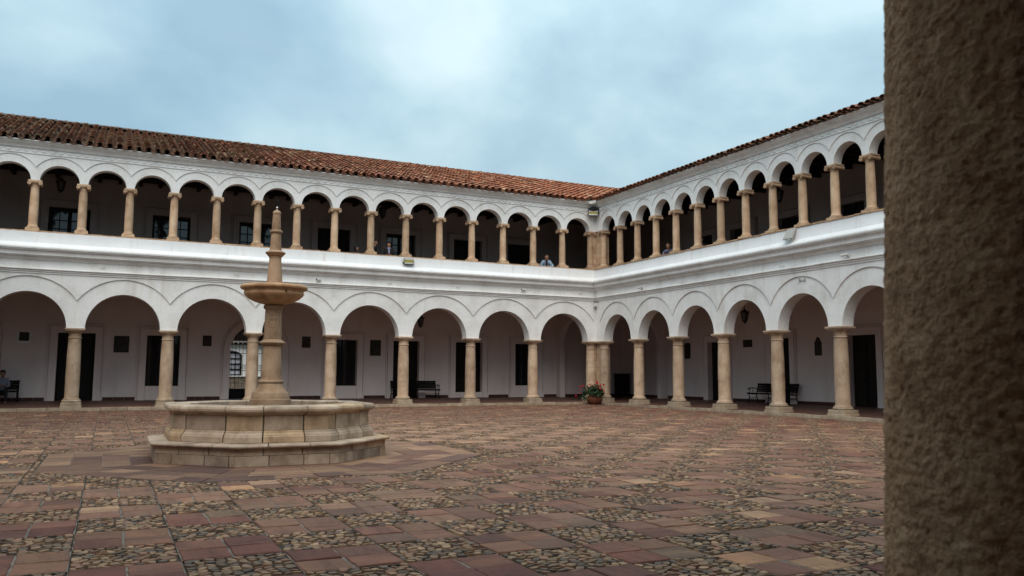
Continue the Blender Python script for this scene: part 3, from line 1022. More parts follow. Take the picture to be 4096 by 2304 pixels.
    # kerb stones
    if detail:
        rr = random.Random(3 if name == 'left' else 4)
        u_ = 0.36
        while u_ < L - 0.5:
            ln = rr.uniform(0.55, 0.95)
            mb = MB().box(0.006, ln - 0.006, -0.11, 0.11, -0.12, 0.055 + rr.uniform(-0.004, 0.004))
            x, y, _ = T(u_, -0.245, 0)
            x2, y2, _ = T(u_ + 1, -0.245, 0)
            mb.obj('kerb_stone', M['plinth'], root, (x, y, 0.028), math.atan2(y2 - y, x2 - x), bevel=0.008)
            u_ += ln
        u_ = 0.42
        while u_ < L - 0.6:
            ln = rr.uniform(0.36, 0.5)
            x, y, _ = T(u_, -0.07, 0)
            x2, y2, _ = T(u_ + 1, -0.07, 0)
            mb = MB().box(0.003, ln - 0.003, -0.365, 0.28, -0.028, 0.025)
            ob = mb.obj('coping_brick', M['coping'], root, (x, y, 6.395 + rr.uniform(-0.007, 0.007)), math.atan2(y2 - y, x2 - x), bevel=0.01)
            ob.rotation_euler.y = rr.uniform(-0.012, 0.012)
            u_ += ln
        u_ = 0.7
        while u_ < L - 0.6:
            x, y, _ = T(u_, -0.226, 0)
            place('dentil', dent_me, root, (x, y, 9.315), rz)
            u_ += 0.278
        # beams under the gallery ceiling, ends showing above the arches
        u_ = 0.9
        while u_ < L:
            mb = MB().box(u_ - 0.07, u_ + 0.07, 0.19, D, 9.32, 9.50, 0, T)
            mb.obj('ceiling_beam', M['timber'], root)
            u_ += 0.78
        # skirting tiles
        segs = [-D]
        for q in sorted(openings_l):
            segs += [q[0] - 0.36, q[1] + 0.36]
        segs.append(L)
        for k in range(0, len(segs), 2):
            p, q = segs[k], segs[k + 1]
            m_ = max(1, int((q - p) / 0.33))
            for t in range(m_):
                mb = MB().box(p + (q - p) * t / m_ + 0.003, p + (q - p) * (t + 1) / m_ - 0.003, D - 0.012 - 0.004 * (t % 2), D + 0.01, 0.15, 0.335, 0, T)
                mb.obj('skirting_tile', M['skirt'], root)
    else:
        mb = MB().box(0.2, L - 0.2, -0.355, -0.135, -0.1, 0.083, 0, T)
        mb.obj('kerb', M['plinth'], root)
        mb = MB().box(0.4, L - 0.4, -0.395, 0.2, 6.372, 6.42, 0, T)
        mb.obj('coping', M['coping'], root)
    # roof tiles
    rr = random.Random(21 if name == 'left' else 22)
    nt = int((L + 12) / tile_w)
    rows_ = 18 if detail else 1
    ux = Vector(T(1, 0, 0)) - Vector(T(0, 0, 0))
    vy = Vector(T(0, 1, 0)) - Vector(T(0, 0, 0))
    up = (vy + Vector((0, 0, SLOPE))).normalized()
    nrm = Vector((-vy.x * SLOPE, -vy.y * SLOPE, 1)).normalized()
    xa = up.cross(nrm).normalized()
    items, objs = [], []
    if rows_ > 1:
        for i in range(nt):
            u_ = -6.5 + i * tile_w + rr.uniform(-0.03, 0.03)
            drift = rr.uniform(-0.02, 0.02)
            for j in range(rows_):
                v_ = EAVE_V + 0.392 * j + rr.uniform(-0.035, 0.035) * (1 if j else 1.6)
                if u_ < -v_ + 0.04 or u_ > L + v_ - 0.04 or v_ > RIDGE:
                    continue
                p = Vector(T(u_ + drift * j / rows_, v_, ridge_z(v_)))
                cl = tile_fade(p, rr)
                ang = Matrix.Rotation(rr.uniform(-0.07, 0.07), 3, nrm) @ Matrix.Rotation(rr.uniform(-0.07, 0.07), 3, up)
                B = ang @ Matrix((xa, up, nrm)).transposed()
                lift = nrm * (0.035 + rr.uniform(-0.006, 0.006))
                p1 = p + lift
                dd = (p1 - CAM).length
                px = pix(p1)
                inv = px[2] > 0 and -20 < px[0] < 3545
                items.append((dd if (inv and j < 5) else 999 + dd, 0, B, p1, cl))
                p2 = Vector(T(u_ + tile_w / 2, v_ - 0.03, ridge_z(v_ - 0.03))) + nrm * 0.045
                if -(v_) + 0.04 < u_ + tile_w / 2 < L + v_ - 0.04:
                    items.append((1999, 1, B, p2, tuple(a * 0.42 for a in cl)))  # shade of the channels put into the pan tiles' colour
        items.sort(key=lambda q: q[0])
        for (_, vi, B, p, cl) in items[:eave_objs]:
            ob = place('roof_tile', tile_me, roof, color=cl)
            ob.matrix_local = Matrix.Translation(p) @ B.to_4x4()
        scatter('roof_tile_field', [cover_v, pan_v], [(vi, np.array(B), np.array(p), cl) for (_, vi, B, p, cl) in items[eave_objs:]], M['tile_s'], roof)
    return roof


def T_left(u, v, z):
    return (-u, v, z)


def T_right(u, v, z):
    return (v, -u, z)


LL, LR = 29.1, 33.46


def T_west(u, v, z):
    return (-LL - v, -u, z)


def T_near(u, v, z):
    return (-u, -LR - v, z)


# openings: (u0, u1, z0, z1, kind)
LOW_L = [(21.79, 23.165, FL1 - 0.02, 2.965, 'door'), (18.52, 19.84, 0.79, 2.94, 'barred'), (14.195, 16.445, FL1 - 0.02, 3.50, 'gate'), (10.71, 12.03, 0.79, 2.94, 'barred'),
         (7.63, 8.95, FL1 - 0.02, 2.945, 'door'), (4.25, 5.71, 0.46, 2.955, 'door'), (1.07, 2.396, 0.79, 2.94, 'barred'), (25.4, 26.75, FL1 - 0.02, 2.95, 'door')]
UP_L = [(26.0, 27.5, FLU, 8.13, 'glazed'), (22.245, 23.775, FLU, 8.13, 'glazed'), (18.32, 19.85, FLU, 8.13, 'glazed'), (14.73, 16.26, FLU, 8.14, 'glazed'), (11.19, 12.74, FLU, 8.17, 'door'),
        (7.92, 9.42, FLU, 8.16, 'glazed'), (4.34, 5.875, FLU, 8.14, 'door'), (1.4, 2.844, FLU, 8.14, 'door')]
LOW_R = [(3.145, 4.43, FL1 - 0.02, 2.91, 'door'), (7.26, 8.355, FL1 - 0.02, 2.93, 'door'), (11.40, 12.685, FL1 - 0.02, 2.90, 'door'), (15.6, 16.9, FL1 - 0.02, 2.92, 'door')]
UP_R = [(11.2, 12.43, FLU, 8.0, 'door'), (7.91, 9.3, FLU, 8.0, 'door'), (4.9, 6.27, FLU, 8.0, 'door'), (2.3, 3.65, FLU, 8.01, 'door'), (15.0, 16.3, FLU, 8.0, 'door')]


def tile_fade_left(p, rr):
    # older lichen-dark tiles towards the far left end, fresher orange ones towards the corner
    t = min(1, max(0, (p.x + 21) / 19)) + 0.25 * noise.noise(p * 0.5)
    k = min(1, max(0, t + rr.uniform(-0.22, 0.22)))
    a = rr.choice([(0.23, 0.115, 0.075), (0.28, 0.14, 0.088), (0.18, 0.10, 0.07), (0.31, 0.19, 0.12), (0.30, 0.12, 0.075)])
    b_ = rr.choice([(0.47, 0.185, 0.10), (0.42, 0.15, 0.085), (0.50, 0.22, 0.13), (0.36, 0.135, 0.08)])
    f = rr.uniform(0.7, 1.25)
    if rr.random() < 0.06:
        a, b_ = (0.42, 0.30, 0.20), (0.62, 0.36, 0.22)
    return tuple((x * (1 - k) + y * k) * f for x, y in zip(a, b_))


def tile_fade_right(p, rr):
    t = min(1, max(0, (p.y + 8) / 8)) + rr.uniform(-0.1, 0.1)
    k = min(1, max(0, t))
    a = rr.choice([(0.17, 0.09, 0.06), (0.14, 0.085, 0.055), (0.24, 0.12, 0.075), (0.30, 0.14, 0.085)])
    b_ = rr.choice([(0.42, 0.165, 0.085), (0.37, 0.135, 0.075)])
    return tuple(x * (1 - k) + y * k for x, y in zip(a, b_))


left = thing('arcaded_wing', 'white two-storey arcaded wing with full tiled roof slope and arched iron gate, behind the fountain', 'building')
right = thing('arcaded_wing', 'white two-storey arcaded wing showing only its eave tiles, with the arched plaque in its gallery', 'building')
west = thing('arcaded_wing', 'white arcaded wing closing the court opposite the wing with the arched plaque', 'building')
nearw = thing('arcaded_wing', 'shaded arcaded gallery with a rough brown sandstone column at its edge', 'building')
wing(left, T_left, LL, 3.1482, 0.38, 9, 0, 1.275, 4.245, 4.80, 3.955, 0.647, True, LOW_L, UP_L, 0.335, 'left', tile_fade=tile_fade_left)
wing(right, T_right, LR, 2.8375, 0.637, 11, R(-90), 1.13, 4.15, 4.73, 3.865, 0.572, True, LOW_R, UP_R, 0.28, 'right', eave_objs=150, tile_fade=tile_fade_right)
wing(west, T_west, LR, 2.8375, 0.637, 11, R(90), 1.13, 4.15, 4.73, 3.865, 0.572, False, name='west')
NEARU = 20.04
wing(nearw, T_near, LL, 3.1482, NEARU - 6 * 3.1482, 8, 0, 1.275, 4.245, 4.80, 3.955, 0.647, False, name='near', near_skip=6)
# ---- corner pier of drum and block courses between the two wings
rr = random.Random(2)
for (z0, z1, mkey) in ((0.16, 2.95, 'stone'), (6.43, 8.297, 'stone_up')):
    low = z0 < 1
    e = 0.14 if low else 0.10
    r0 = 0.232 if low else 0.150
    xa, ya = -0.40, -0.66
    if not low:
        xa, ya = -0.38, -0.637
    nb = 9 if low else 7
    core = MB().box(xa + 0.02, 0.3, -e + 0.012, 0.3, z0, z1).box(-e + 0.012, 0.3, ya + 0.02, -e + 0.012, z0, z1)
    core.obj('pier_core', M['joint'], left)
    for k in range(nb):
        a, b_ = z0 + (z1 - z0) * k / nb + 0.0025, z0 + (z1 - z0) * (k + 1) / nb - 0.0025
        MB().box(xa, -e - 0.004 - 0.0, -e, 0.29, a, b_).obj('pier_block', M[mkey], left, bevel=0.008)
        MB().box(-e, 0.29, ya, -e - 0.003, a, b_).obj('pier_block', M[mkey], left, bevel=0.008)
# base plinths visible under the pier
MB().box(-0.75, -0.33, -0.345, 0.3, GZ - 0.03, 0.157).obj('pier_plinth', M['plinth'], left, bevel=0.008)

for (Tt, nm) in ((lambda u, v, z: (0.20 + v, 0.29 + u, z), 'x'), (lambda u, v, z: (0.29 + u, 0.20 + v, z), 'y')):
    for (zs_, hh, zt_, half) in ((2.95, 1.30, 4.949, 1.5),):
        mb = MB()
        arch_wall(mb, Tt, [(1.97, half)], half, zs_, hh, zt_, -0.14, 0.14, 0.0, 3.905)
        for (p, q) in ((0.0, 1.97 - half), (1.97 + half, 3.905)):
            mb.box(p, q, -0.14, 0.14, 0.05, zs_ - 0.001, 0, Tt)
        mb.obj('transverse_arch', M['gallery'], left, recalc=False)

# ---- doors, windows and surrounds
leafcache = {}


def surround(root, T, u0, u1, z0, z1, w=0.27, th=0.08, base=0.24, vplane=D):
    mb = MB()
    v1, v0 = vplane + 0.001, vplane - th
    mb.box(u0 - w, u0, v0, v1, z0 + base, z1, 0, T)
    mb.box(u1, u1 + w, v0, v1, z0 + base, z1, 0, T)
    mb.box(u0 - w, u1 + w, v0, v1, z1 + 0.0005, z1 + w, 0, T)
    # outer bead beyond a groove, and base blocks
    for a, b_ in ((u0 - w - 0.085, u0 - w - 0.035), (u1 + w + 0.035, u1 + w + 0.085)):
        mb.box(a, b_, v0 + 0.01, v1, z0, z1 + w + 0.034, 0, T)
    mb.box(u0 - w - 0.085, u1 + w + 0.085, v0 - 0.02, v1, z1 + w + 0.035, z1 + w + 0.085, 0, T)
    for a, b_ in ((u0 - w - 0.02, u0 + 0.0), (u1 - 0.0, u1 + w + 0.02)):
        mb.box(a, b_, v0 - 0.015, v1, z0, z0 + base - 0.001, 0, T)
    mb.obj('surround', M['gallery'] if z0 < 3 else M['gallery_up_shaded'], root)


def door_leafs(root, T, u0, u1, z0, z1, v):  # near-black leaves also close open doorways, standing in for the dark rooms behind
    d = MB().box(u0, u1, v, v + 0.03, z0, z1, 0, T).obj('door', M['door'], root)
    mid = (u0 + u1) / 2
    for a, b_ in ((u0 + 0.03, mid - 0.01), (mid + 0.01, u1 - 0.03)):
        n = 4
        h = (z1 - z0 - 0.1) / n
        for k in range(n):
            za = z0 + 0.05 + k * h
            MB().box(a + 0.06, b_ - 0.06, v - 0.022, v, za + 0.05, za + h - 0.05, 0, T).obj('panel', M['door'], d, bevel=0.012)
    MB().box(mid - 0.02, mid + 0.02, v - 0.035, v, z0, z1, 0, T).obj('meeting_stile', M['door'], d)
    x, y, z = T(mid - 0.09, v - 0.06, z0 + 1.05)
    MB().lathe([(0.0, -0.03), (0.02, -0.02), (0.026, 0), (0.02, 0.02), (0.0, 0.03)], 10).obj('handle', M['iron'], d, (x, y, z))


def barred(root, T, u0, u1, z0, z1, v):
    w = MB().box(u0, u1, v + 0.1, v + 0.12, z0, z1, 0, T).obj('window', M['dark'], root)
    nu, nz_ = 4, 5
    for i in range(nu):
        for k in range(nz_):
            a, b_ = u0 + (u1 - u0) * i / nu, u0 + (u1 - u0) * (i + 1) / nu
            c, d_ = z0 + (z1 - z0) * k / nz_, z0 + (z1 - z0) * (k + 1) / nz_
            MB().box(a + 0.03, b_ - 0.03, v + 0.07, v + 0.08, c + 0.03, d_ - 0.03, 0, T).obj('pane', M['glass'], w)
    fr = MB()
    for i in range(nu + 1):
        a = u0 + (u1 - u0) * i / nu
        fr.box(max(u0, a - 0.03), min(u1, a + 0.03), v + 0.06, v + 0.098, z0, z1, 0, T)
    for k in range(nz_ + 1):
        c = z0 + (z1 - z0) * k / nz_
        fr.box(u0, u1, v + 0.062, v + 0.096, max(z0, c - 0.03), min(z1, c + 0.03), 0, T)
    fr.obj('frame', M['door'], w)
    n = 9
    for i in range(n):
        a = u0 + (u1 - u0) * (i + 0.5) / n
        MB().tube([T(a, v - 0.1, z0 + 0.01), T(a, v - 0.1, z1 - 0.005)], 0.009, 6).obj('iron_bar', M['iron'], w)
    MB().tube([T(u0 + 0.01, v - 0.1, z0 + 0.05), T(u1 - 0.01, v - 0.1, z0 + 0.05)], 0.011, 6).obj('iron_bar', M['iron'], w)


def glazed(root, T, u0, u1, z0, z1, v):
    w = MB().box(u0, u1, v + 0.06, v + 0.08, z0, z1, 0, T).obj('window', M['dark'], root)
    fr = MB()
    fw = 0.10
    mid = (u0 + u1) / 2
    fr.box(u0, u0 + fw, v - 0.02, v + 0.058, z0, z1, 0, T)
    fr.box(u1 - fw, u1, v - 0.02, v + 0.058, z0, z1, 0, T)
    fr.box(mid - 0.075, mid + 0.075, v - 0.022, v + 0.057, z0, z1, 0, T)
    fr.box(u0 + fw, u1 - fw, v - 0.018, v + 0.056, z1 - 0.14, z1 - 0.001, 0, T)
    zb = z0 + 0.75
    fr.box(u0 + fw, u1 - fw, v - 0.017, v + 0.055, z0 + 0.001, zb, 0, T)
    rows_ = 5
    for (a, b_) in ((u0 + fw, mid - 0.075), (mid + 0.075, u1 - fw)):
        cu = (a + b_) / 2
        fr.box(cu - 0.018, cu + 0.018, v - 0.01, v + 0.054, zb, z1 - 0.14, 0, T)
        for k in range(rows_):
            c, d_ = zb + (z1 - 0.14 - zb) * k / rows_, zb + (z1 - 0.14 - zb) * (k + 1) / rows_
            if k:
                fr.box(a, b_, v - 0.008, v + 0.053, c - 0.018, c + 0.018, 0, T)
            for (p, q) in ((a, cu - 0.018), (cu + 0.018, b_)):
                tl = random.uniform(-0.004, 0.004)
                mb = MB().add([T(p, v + 0.03 + tl, c), T(q, v + 0.03, c), T(q, v + 0.03 + tl, d_), T(p, v + 0.03, d_), T(p, v + 0.036 + tl, c), T(q, v + 0.036, c), T(q, v + 0.036 + tl, d_), T(p, v + 0.036, d_)],
                              [(0, 1, 2, 3), (7, 6, 5, 4), (0, 4, 5, 1), (1, 5, 6, 2), (2, 6, 7, 3), (3, 7, 4, 0)])
                mb.obj('pane', M['glass'], w)
    fr.obj('frame', M['door'], w)


for root, T, ops in ((left, T_left, LOW_L), (left, T_left, UP_L), (right, T_right, LOW_R), (right, T_right, UP_R)):
    for (u0, u1, z0, z1, kind) in ops:
        if kind != 'gate':
            zbase = FL1 - 0.02 if z0 < 2 else FLU
            surround(root, T, u0, u1, zbase, z1, base=0.26)
        v = D + 0.20
        if kind == 'door':
            door_leafs(root, T, u0, u1, z0, z1, v)
        elif kind == 'barred':
            barred(root, T, u0, u1, z0, z1, v)
        elif kind == 'glazed':
            glazed(root, T, u0, u1, z0, z1, v)

# ---- arched gateway in the left wing with patio beyond
GU0, GU1, GSP, GR = 14.195, 16.445, 2.375, 1.125
gc = (GU0 + GU1) / 2
n = 24
# fill the square corners above the arch
mb = MB()
for vv in (D, ):
    v, f = [], []
    for i in range(n + 1):
        a = PI * i / n
        u_, z_ = gc - GR * math.cos(a), GSP + GR * math.sin(a)
        v += [T_left(u_, D, z_), T_left(u_, D, 3.501), T_left(u_, D + 0.34, z_)]
    for i in range(n):
        f += [(3 * i, 3 * i + 3, 3 * i + 4, 3 * i + 1), (3 * i, 3 * i + 2, 3 * i + 5, 3 * i + 3)]
    mb.add(v, f)
mb.obj('gate_arch', M['gallery'], left, recalc=False)
mb = MB()
for (ra, rb, v0) in ((GR, GR + 0.28, D - 0.08), (GR + 0.315, GR + 0.365, D - 0.075)):
    v, f = [], []
    for i in range(n + 1):
        a = PI * i / n
        for r_ in (ra, rb):
            for vv in (v0, D + 0.001):
                v.append(T_left(gc - r_ * math.cos(a), vv, GSP + r_ * math.sin(a)))
    for i in range(n):
        A, B = 4 * i, 4 * i + 4
        f += [(A, B, B + 2, A + 2), (A, A + 1, B + 1, B), (A + 2, B + 2, B + 3, A + 3)]
    mb.add(v, f)
    for s_ in (-1, 1):
        e0, e1 = sorted((gc + s_ * ra, gc + s_ * rb))
        mb.box(e0, e1, v0, D + 0.001, FL1 - 0.02, GSP - 0.0005, 0, T_left)
for s_ in (-1, 1):
    e0, e1 = sorted((gc + s_ * (GR - 0.0), gc + s_ * (GR + 0.36)))
    mb.box(e0, e1, D - 0.095, D, FL1 - 0.02, 0.46, 0, T_left)
mb.obj('surround', M['gallery'], left)
mb = MB()
PV = 9.6
for (a, b_) in (((GU0, FL1), (GU0, 3.6)), ((GU1, 3.6), (GU1, FL1)), ((GU0, 3.6), (GU1, 3.6)), ((GU1, FL1), (GU0, FL1))):
    mb.add([T_left(a[0], D + 0.3, a[1]), T_left(b_[0], D + 0.3, b_[1]), T_left(b_[0], PV, b_[1]), T_left(a[0], PV, a[1])], [(0, 1, 2, 3)])
mb.box(GU0, GU1, PV - 0.3, PV, 2.98, 3.59, 0, T_left)
mb.obj('passage', M['gallery_up_shaded'], left, recalc=False)
gate = thing('iron_gate', 'black wrought iron double gate with bars and scrolls in the arched passage', 'gate', (-gc, D + 0.12, FL1))
hg = 2.62
for s_ in (-1, 1):
    xs = sorted((s_ * 0.012, s_ * (GR - 0.02)))
    MB().box(xs[0], xs[1], -0.012, 0.012, 0.02, 0.44).obj('kick_plate', M['iron'], gate)
    fr = MB()
    for x in xs:
        fr.box(x - 0.016, x + 0.016, -0.018, 0.018, 0.02, hg - (0.0 if abs(x) < 0.5 else 0.55))
    for z in (0.445, 1.26, 1.50, 2.02):
        fr.box(xs[0], xs[1], -0.014, 0.014, z - 0.012, z + 0.012)
    fr.obj('frame', M['iron'], gate)
    for k in range(7):
        x = xs[0] + (xs[1] - xs[0]) * (k + 0.5) / 7
        ht = math.sqrt(max(0.01, (GR - 0.02) ** 2 - x * x)) + GSP - FL1 - 0.02
        MB().tube([(x, 0, 0.45), (x, 0, ht)], 0.0085, 6).obj('bar', M['iron'], gate)
        sc = MB()
        for sg in (-1, 1):
            pts = []
            for i in range(16):
                a = i * 2 * PI * 1.15 / 15
                r_ = 0.055 - 0.03 * i / 15
                pts.append((x + sg * (0.055 - r_ * math.cos(a)) * 0.75, -0.012, 1.38 + r_ * math.sin(a) * 1.5))
            sc.tube(pts, 0.006, 4)
        sc.obj('scroll', M['iron'], gate)
        fin = MB().lathe([(0.001, ht), (0.018, ht - 0.02), (0.02, ht - 0.05), (0.008, ht - 0.09)], 6, (x, 0, 0))
        fin.obj('spear_tip', M['iron'], gate)

patio = thing('patio_wall', 'white wall with arched glazed window and rubble stone base, seen through the iron gate', 'wall', (-14.2, 20.0, -0.167))
patio.scale = (1.124, 1.124, 1.124)
mb = MB()
Tp = lambda a, v, z: (a, v, z)
WA, WB, WSP = -0.95, 0.46, 2.28            # window (local x), spring height
rad = (WB - WA) / 2
wc = (WA + WB) / 2
wall_open(mb, Tp, -5, 6, 1.16, 2.93, 0, [(WA, WB, 1.22, 2.62)], 0.25)
v, f = [], []
for i in range(17):
    a = PI * i / 16
    u_, z_ = wc - rad * math.cos(a), 2.28 + 0.335 * math.sin(a)
    v += [(u_, 0, z_), (u_, 0, 2.621), (u_, 0.25, z_)]
for i in range(16):
    f += [(3 * i, 3 * i + 1, 3 * i + 4, 3 * i + 3), (3 * i, 3 * i + 3, 3 * i + 5, 3 * i + 2)]
mb.add(v, f)
mb.obj('wall', M['plaster'], patio, recalc=False)
rs = random.Random(9)
for j in range(3):
    x = -2.6
    while x < 3:
        w = rs.uniform(0.35, 0.75)
        MB().box(x + 0.008, x + w - 0.008, -0.06, 0.1, j * 0.385 + 0.01, (j + 1) * 0.385).obj('rubble_stone', M['rubble'], patio, (0, 0, 0), bevel=0.02)
        x += w
MB().box(-2.7, 3.1, -0.02, 0.1, -0.05, 1.158).obj('rubble_backing', M['joint'], patio)
MB().box(-2.7, 3.1, -0.14, 0.1, 1.16, 1.215).obj('sill', M['plaster'], patio)
wnd = MB().box(WA, WB, 0.2, 0.22, 1.22, 2.62).obj('window', M['paper'], patio)
fr = MB()
for x in (WA + 0.05, wc, WB - 0.05):
    fr.box(x - 0.05, x + 0.05, 0.14, 0.196, 1.22, 2.62)
for x in ((WA + wc) / 2, (WB + wc) / 2):
    fr.box(x - 0.018, x + 0.018, 0.15, 0.194, 1.22, 2.62)
for z in (1.26, 1.56, 1.86, 2.16, 2.5):
    fr.box(WA, WB, 0.152, 0.193, z - 0.03, z + 0.03)
fr.obj('frame', M['door'], wnd)
for i in range(12):
    w = 0.2
    place('roof_tile', tile_me, patio, (-1.2 + i * 0.25, -0.25, 2.93), 0, (0.16, 0.10, 0.07))
MB().add([(-5, -0.2, 2.935), (6, -0.2, 2.935), (6, 3.0, 4.1), (-5, 3.0, 4.1), (-5, -0.2, 2.90), (6, -0.2, 2.90), (6, 3.0, 4.0), (-5, 3.0, 4.0)],
         [(0, 1, 2, 3), (7, 6, 5, 4), (0, 4, 5, 1), (1, 5, 6, 2), (2, 6, 7, 3), (3, 7, 4, 0)]).obj('eave', M['joint'], patio)
pf = MB().add([(-22, 9.5, 0.06), (-6, 9.5, 0.06), (-6, 20.2, 0.06), (-22, 20.2, 0.06)], [(0, 1, 2, 3)]).obj('patio_ground', M['mortar'])
tag(pf, 'stone floor of the patio beyond the iron gate', 'ground', kind='structure')

# ------------------------------------------------------------------ fountain
fountain = thing('fountain', 'octagonal tan sandstone fountain with stepped base, tall pillar and single round bowl', 'fountain', (FC.x, FC.y, GZ))
fr_ = random.Random(77)


def ring_stone(prof, s0, s1, gap=0.006, sc=1.032):
    """a stone of an octagonal ring: profile [(inradius, z)] swept from perimeter position s0 to s1, mitred at the corners"""
    st = [s0]
    k = math.floor(s0) + 1
    while k < s1 - 1e-6:
        st.append(float(k))
        k += 1
    st.append(s1)
    prof = [(r_ * sc, z_) for r_, z_ in prof]
    n_ = len(prof)
    v, f = [], []
    for idx, s_ in enumerate(st):
        for (r_, z_) in prof:
            el = 2 * r_ * math.tan(PI / 8)
            g = gap / el
            q = s_ + (g if idx == 0 else -g if idx == len(st) - 1 else 0.0)
            p = octp(q if abs(q - round(q)) > 1e-6 else q + 1e-9, r_)
            v.append((p.x, p.y, z_))
    for i in range(len(st) - 1):
        for j in range(n_):
            j2 = (j + 1) % n_
            f.append((i * n_ + j, (i + 1) * n_ + j, (i + 1) * n_ + j2, i * n_ + j2))
    f += [tuple(range(n_)), tuple(len(v) - 1 - i for i in range(n_))]
    return MB().add(v, f)


def fcol(warm=0.0):
    k = fr_.uniform(0.86, 1.12)
    t = fr_.random()
    c = (1.0, 1.0, 1.0) if t < 0.62 else (1.06, 0.98, 0.84) if t < 0.76 + warm else (0.84, 0.83, 0.85)
    return tuple(a * k for a in c)


def ring_course(name, prof, cuts, gap=0.006, parent=fountain, tint=1.0, bevel=0.007, sc=1.032):
    m_ = len(cuts)
    for i in range(m_):
        a, b_ = cuts[i], cuts[(i + 1) % m_] + (8 if i == m_ - 1 else 0)
        ob = ring_stone(prof, a, b_, gap, sc).obj(name, M['fount'], parent, bevel=bevel)
        c = fcol()
        ob.color = (c[0] * tint, c[1] * tint, c[2] * tint, 1)


def cuts(per, jit=0.06, off=0.0):
    out = []
    for i in range(8):
        for p in per:
            out.append(i + p + off + fr_.uniform(-jit, jit))
    return sorted(out)


zo = 0.03
wall_cuts = cuts((0.20, 0.72), 0.05)
rim_cuts = [q + fr_.uniform(-0.03, 0.03) for q in wall_cuts]
ring_course('step_stone', [(1.55, 0.0), (1.775, 0.0), (1.772, 0.152), (1.55, 0.152)], cuts((0.25, 0.62, 0.88)), tint=0.92)
ring_course('step_stone', [(1.55, 0.156), (1.765, 0.156), (1.765, 0.258), (1.55, 0.258)], cuts((0.25, 0.66)), tint=1.0)
ring_course('step_nosing', [(1.45, 0.260), (1.80, 0.262), (1.828, 0.272), (1.838, 0.292), (1.83, 0.312), (1.80, 0.322), (1.45, 0.326)], cuts((0.27, 0.72)), tint=1.04)
ring_course('basin_base_stone', [(1.40, 0.327), (1.672, 0.327), (1.668, 0.418), (1.655, 0.425), (1.65, 0.445), (1.615, 0.475), (1.61, 0.50), (1.595, 0.506), (1.40, 0.506)], wall_cuts, gap=0.010, sc=0.976)
ring_course('basin_wall_stone', [(1.40, 0.507), (1.592, 0.507), (1.590, 0.735), (1.40, 0.735)], wall_cuts, gap=0.012, sc=0.976)
ring_course('basin_rim_stone', [(1.30, 0.775), (1.30, 0.745), (1.602, 0.737), (1.606, 0.772), (1.655, 0.778), (1.682, 0.80), (1.688, 0.83), (1.675, 0.862), (1.64, 0.878), (1.34, 0.884), (1.30, 0.865)], rim_cuts, tint=1.05, bevel=0.004, sc=0.976)
# core that keeps the joints dark, basin floor
core = MB()
ring = [(a * (1.032 if b_ < 0.27 else 0.976), b_) for a, b_ in [(1.42, 0.01), (1.755, 0.01), (1.75, 0.25), (1.60, 0.30), (1.58, 0.33), (1.575, 0.73), (1.58, 0.77), (1.62, 0.80), (1.62, 0.85), (1.42, 0.85)]]
v, f = [], []
for i in range(8):
    for (r_, z_) in ring:
        p = octp(i + 1e-9, r_)
        v.append((p.x, p.y, z_))
m_ = len(ring)
for i in range(8):
    for j in range(m_):
        f.append((i * m_ + j, ((i + 1) % 8) * m_ + j, ((i + 1) % 8) * m_ + (j + 1) % m_, i * m_ + (j + 1) % m_))
core.add(v, f)
core.obj('joint_core', M['joint'], fountain)
MB().prism([tuple(octp(i + 1e-9, 1.41)) for i in range(8)], 0.25, 0.42, lambda a, b_, h: (a, b_, h)).obj('basin_floor', M['soil'], fountain)
# pillar: stacked turned stones
P = 48
z = zo


def turned(name, prof, m='pillar', seg=P):
    return MB().lathe([(r_, z_ + zo) for r_, z_ in prof], seg).obj(name, M[m], fountain, smooth=38)


turned('pillar_foot', [(0.345, 0.40), (0.345, 0.78), (0.342, 0.908), (0.335, 0.914)])
turned('pillar_step', [(0.318, 0.915), (0.318, 0.935), (0.310, 1.02), (0.304, 1.032), (0.29, 1.034)])
turned('pillar_bell', [(0.278, 1.035), (0.270, 1.042), (0.236, 1.085), (0.212, 1.125), (0.202, 1.165), (0.196, 1.178)])
turned('pillar_ring', [(0.17, 1.179), (0.200, 1.182), (0.211, 1.195), (0.213, 1.212), (0.206, 1.23), (0.19, 1.238), (0.182, 1.240), (0.182, 1.262), (0.172, 1.266)])
shaft5 = turned('pillar_shaft', [(0.174, 1.267), (0.172, 1.30), (0.155, 1.78), (0.153, 1.800), (0.158, 1.803), (0.158, 1.822), (0.15, 1.824)])
turned('pillar_plate', [(0.15, 1.825), (0.178, 1.83), (0.219, 1.868), (0.222, 1.876), (0.214, 1.884), (0.160, 1.925), (0.156, 1.934)])
turned('pillar_shaft', [(0.15, 1.935), (0.153, 1.937), (0.153, 1.958), (0.149, 1.962), (0.138, 2.40), (0.136, 2.448)])
turned('pillar_collar', [(0.135, 2.449), (0.15, 2.455), (0.165, 2.47), (0.170, 2.495), (0.164, 2.52), (0.15, 2.532), (0.14, 2.535)])
bowl = turned('bowl', [(0.10, 2.536), (0.16, 2.54), (0.24, 2.556), (0.34, 2.588), (0.43, 2.635), (0.49, 2.69), (0.508, 2.72), (0.507, 2.735), (0.494, 2.742), (0.500, 2.765), (0.506, 2.79),
                       (0.545, 2.795), (0.562, 2.808), (0.568, 2.83), (0.562, 2.852), (0.545, 2.866), (0.52, 2.87), (0.47, 2.86), (0.44, 2.82), (0.30, 2.76), (0.14, 2.74)], 'bowl', 64)
place('spout', MB().tube([(0.0, 0, 0), (0.0, -0.03, -0.005), (0.0, -0.05, -0.02)], 0.012, 8).mesh('spout', M['iron'], smooth=40), bowl, (0.11, -0.487, 2.78))
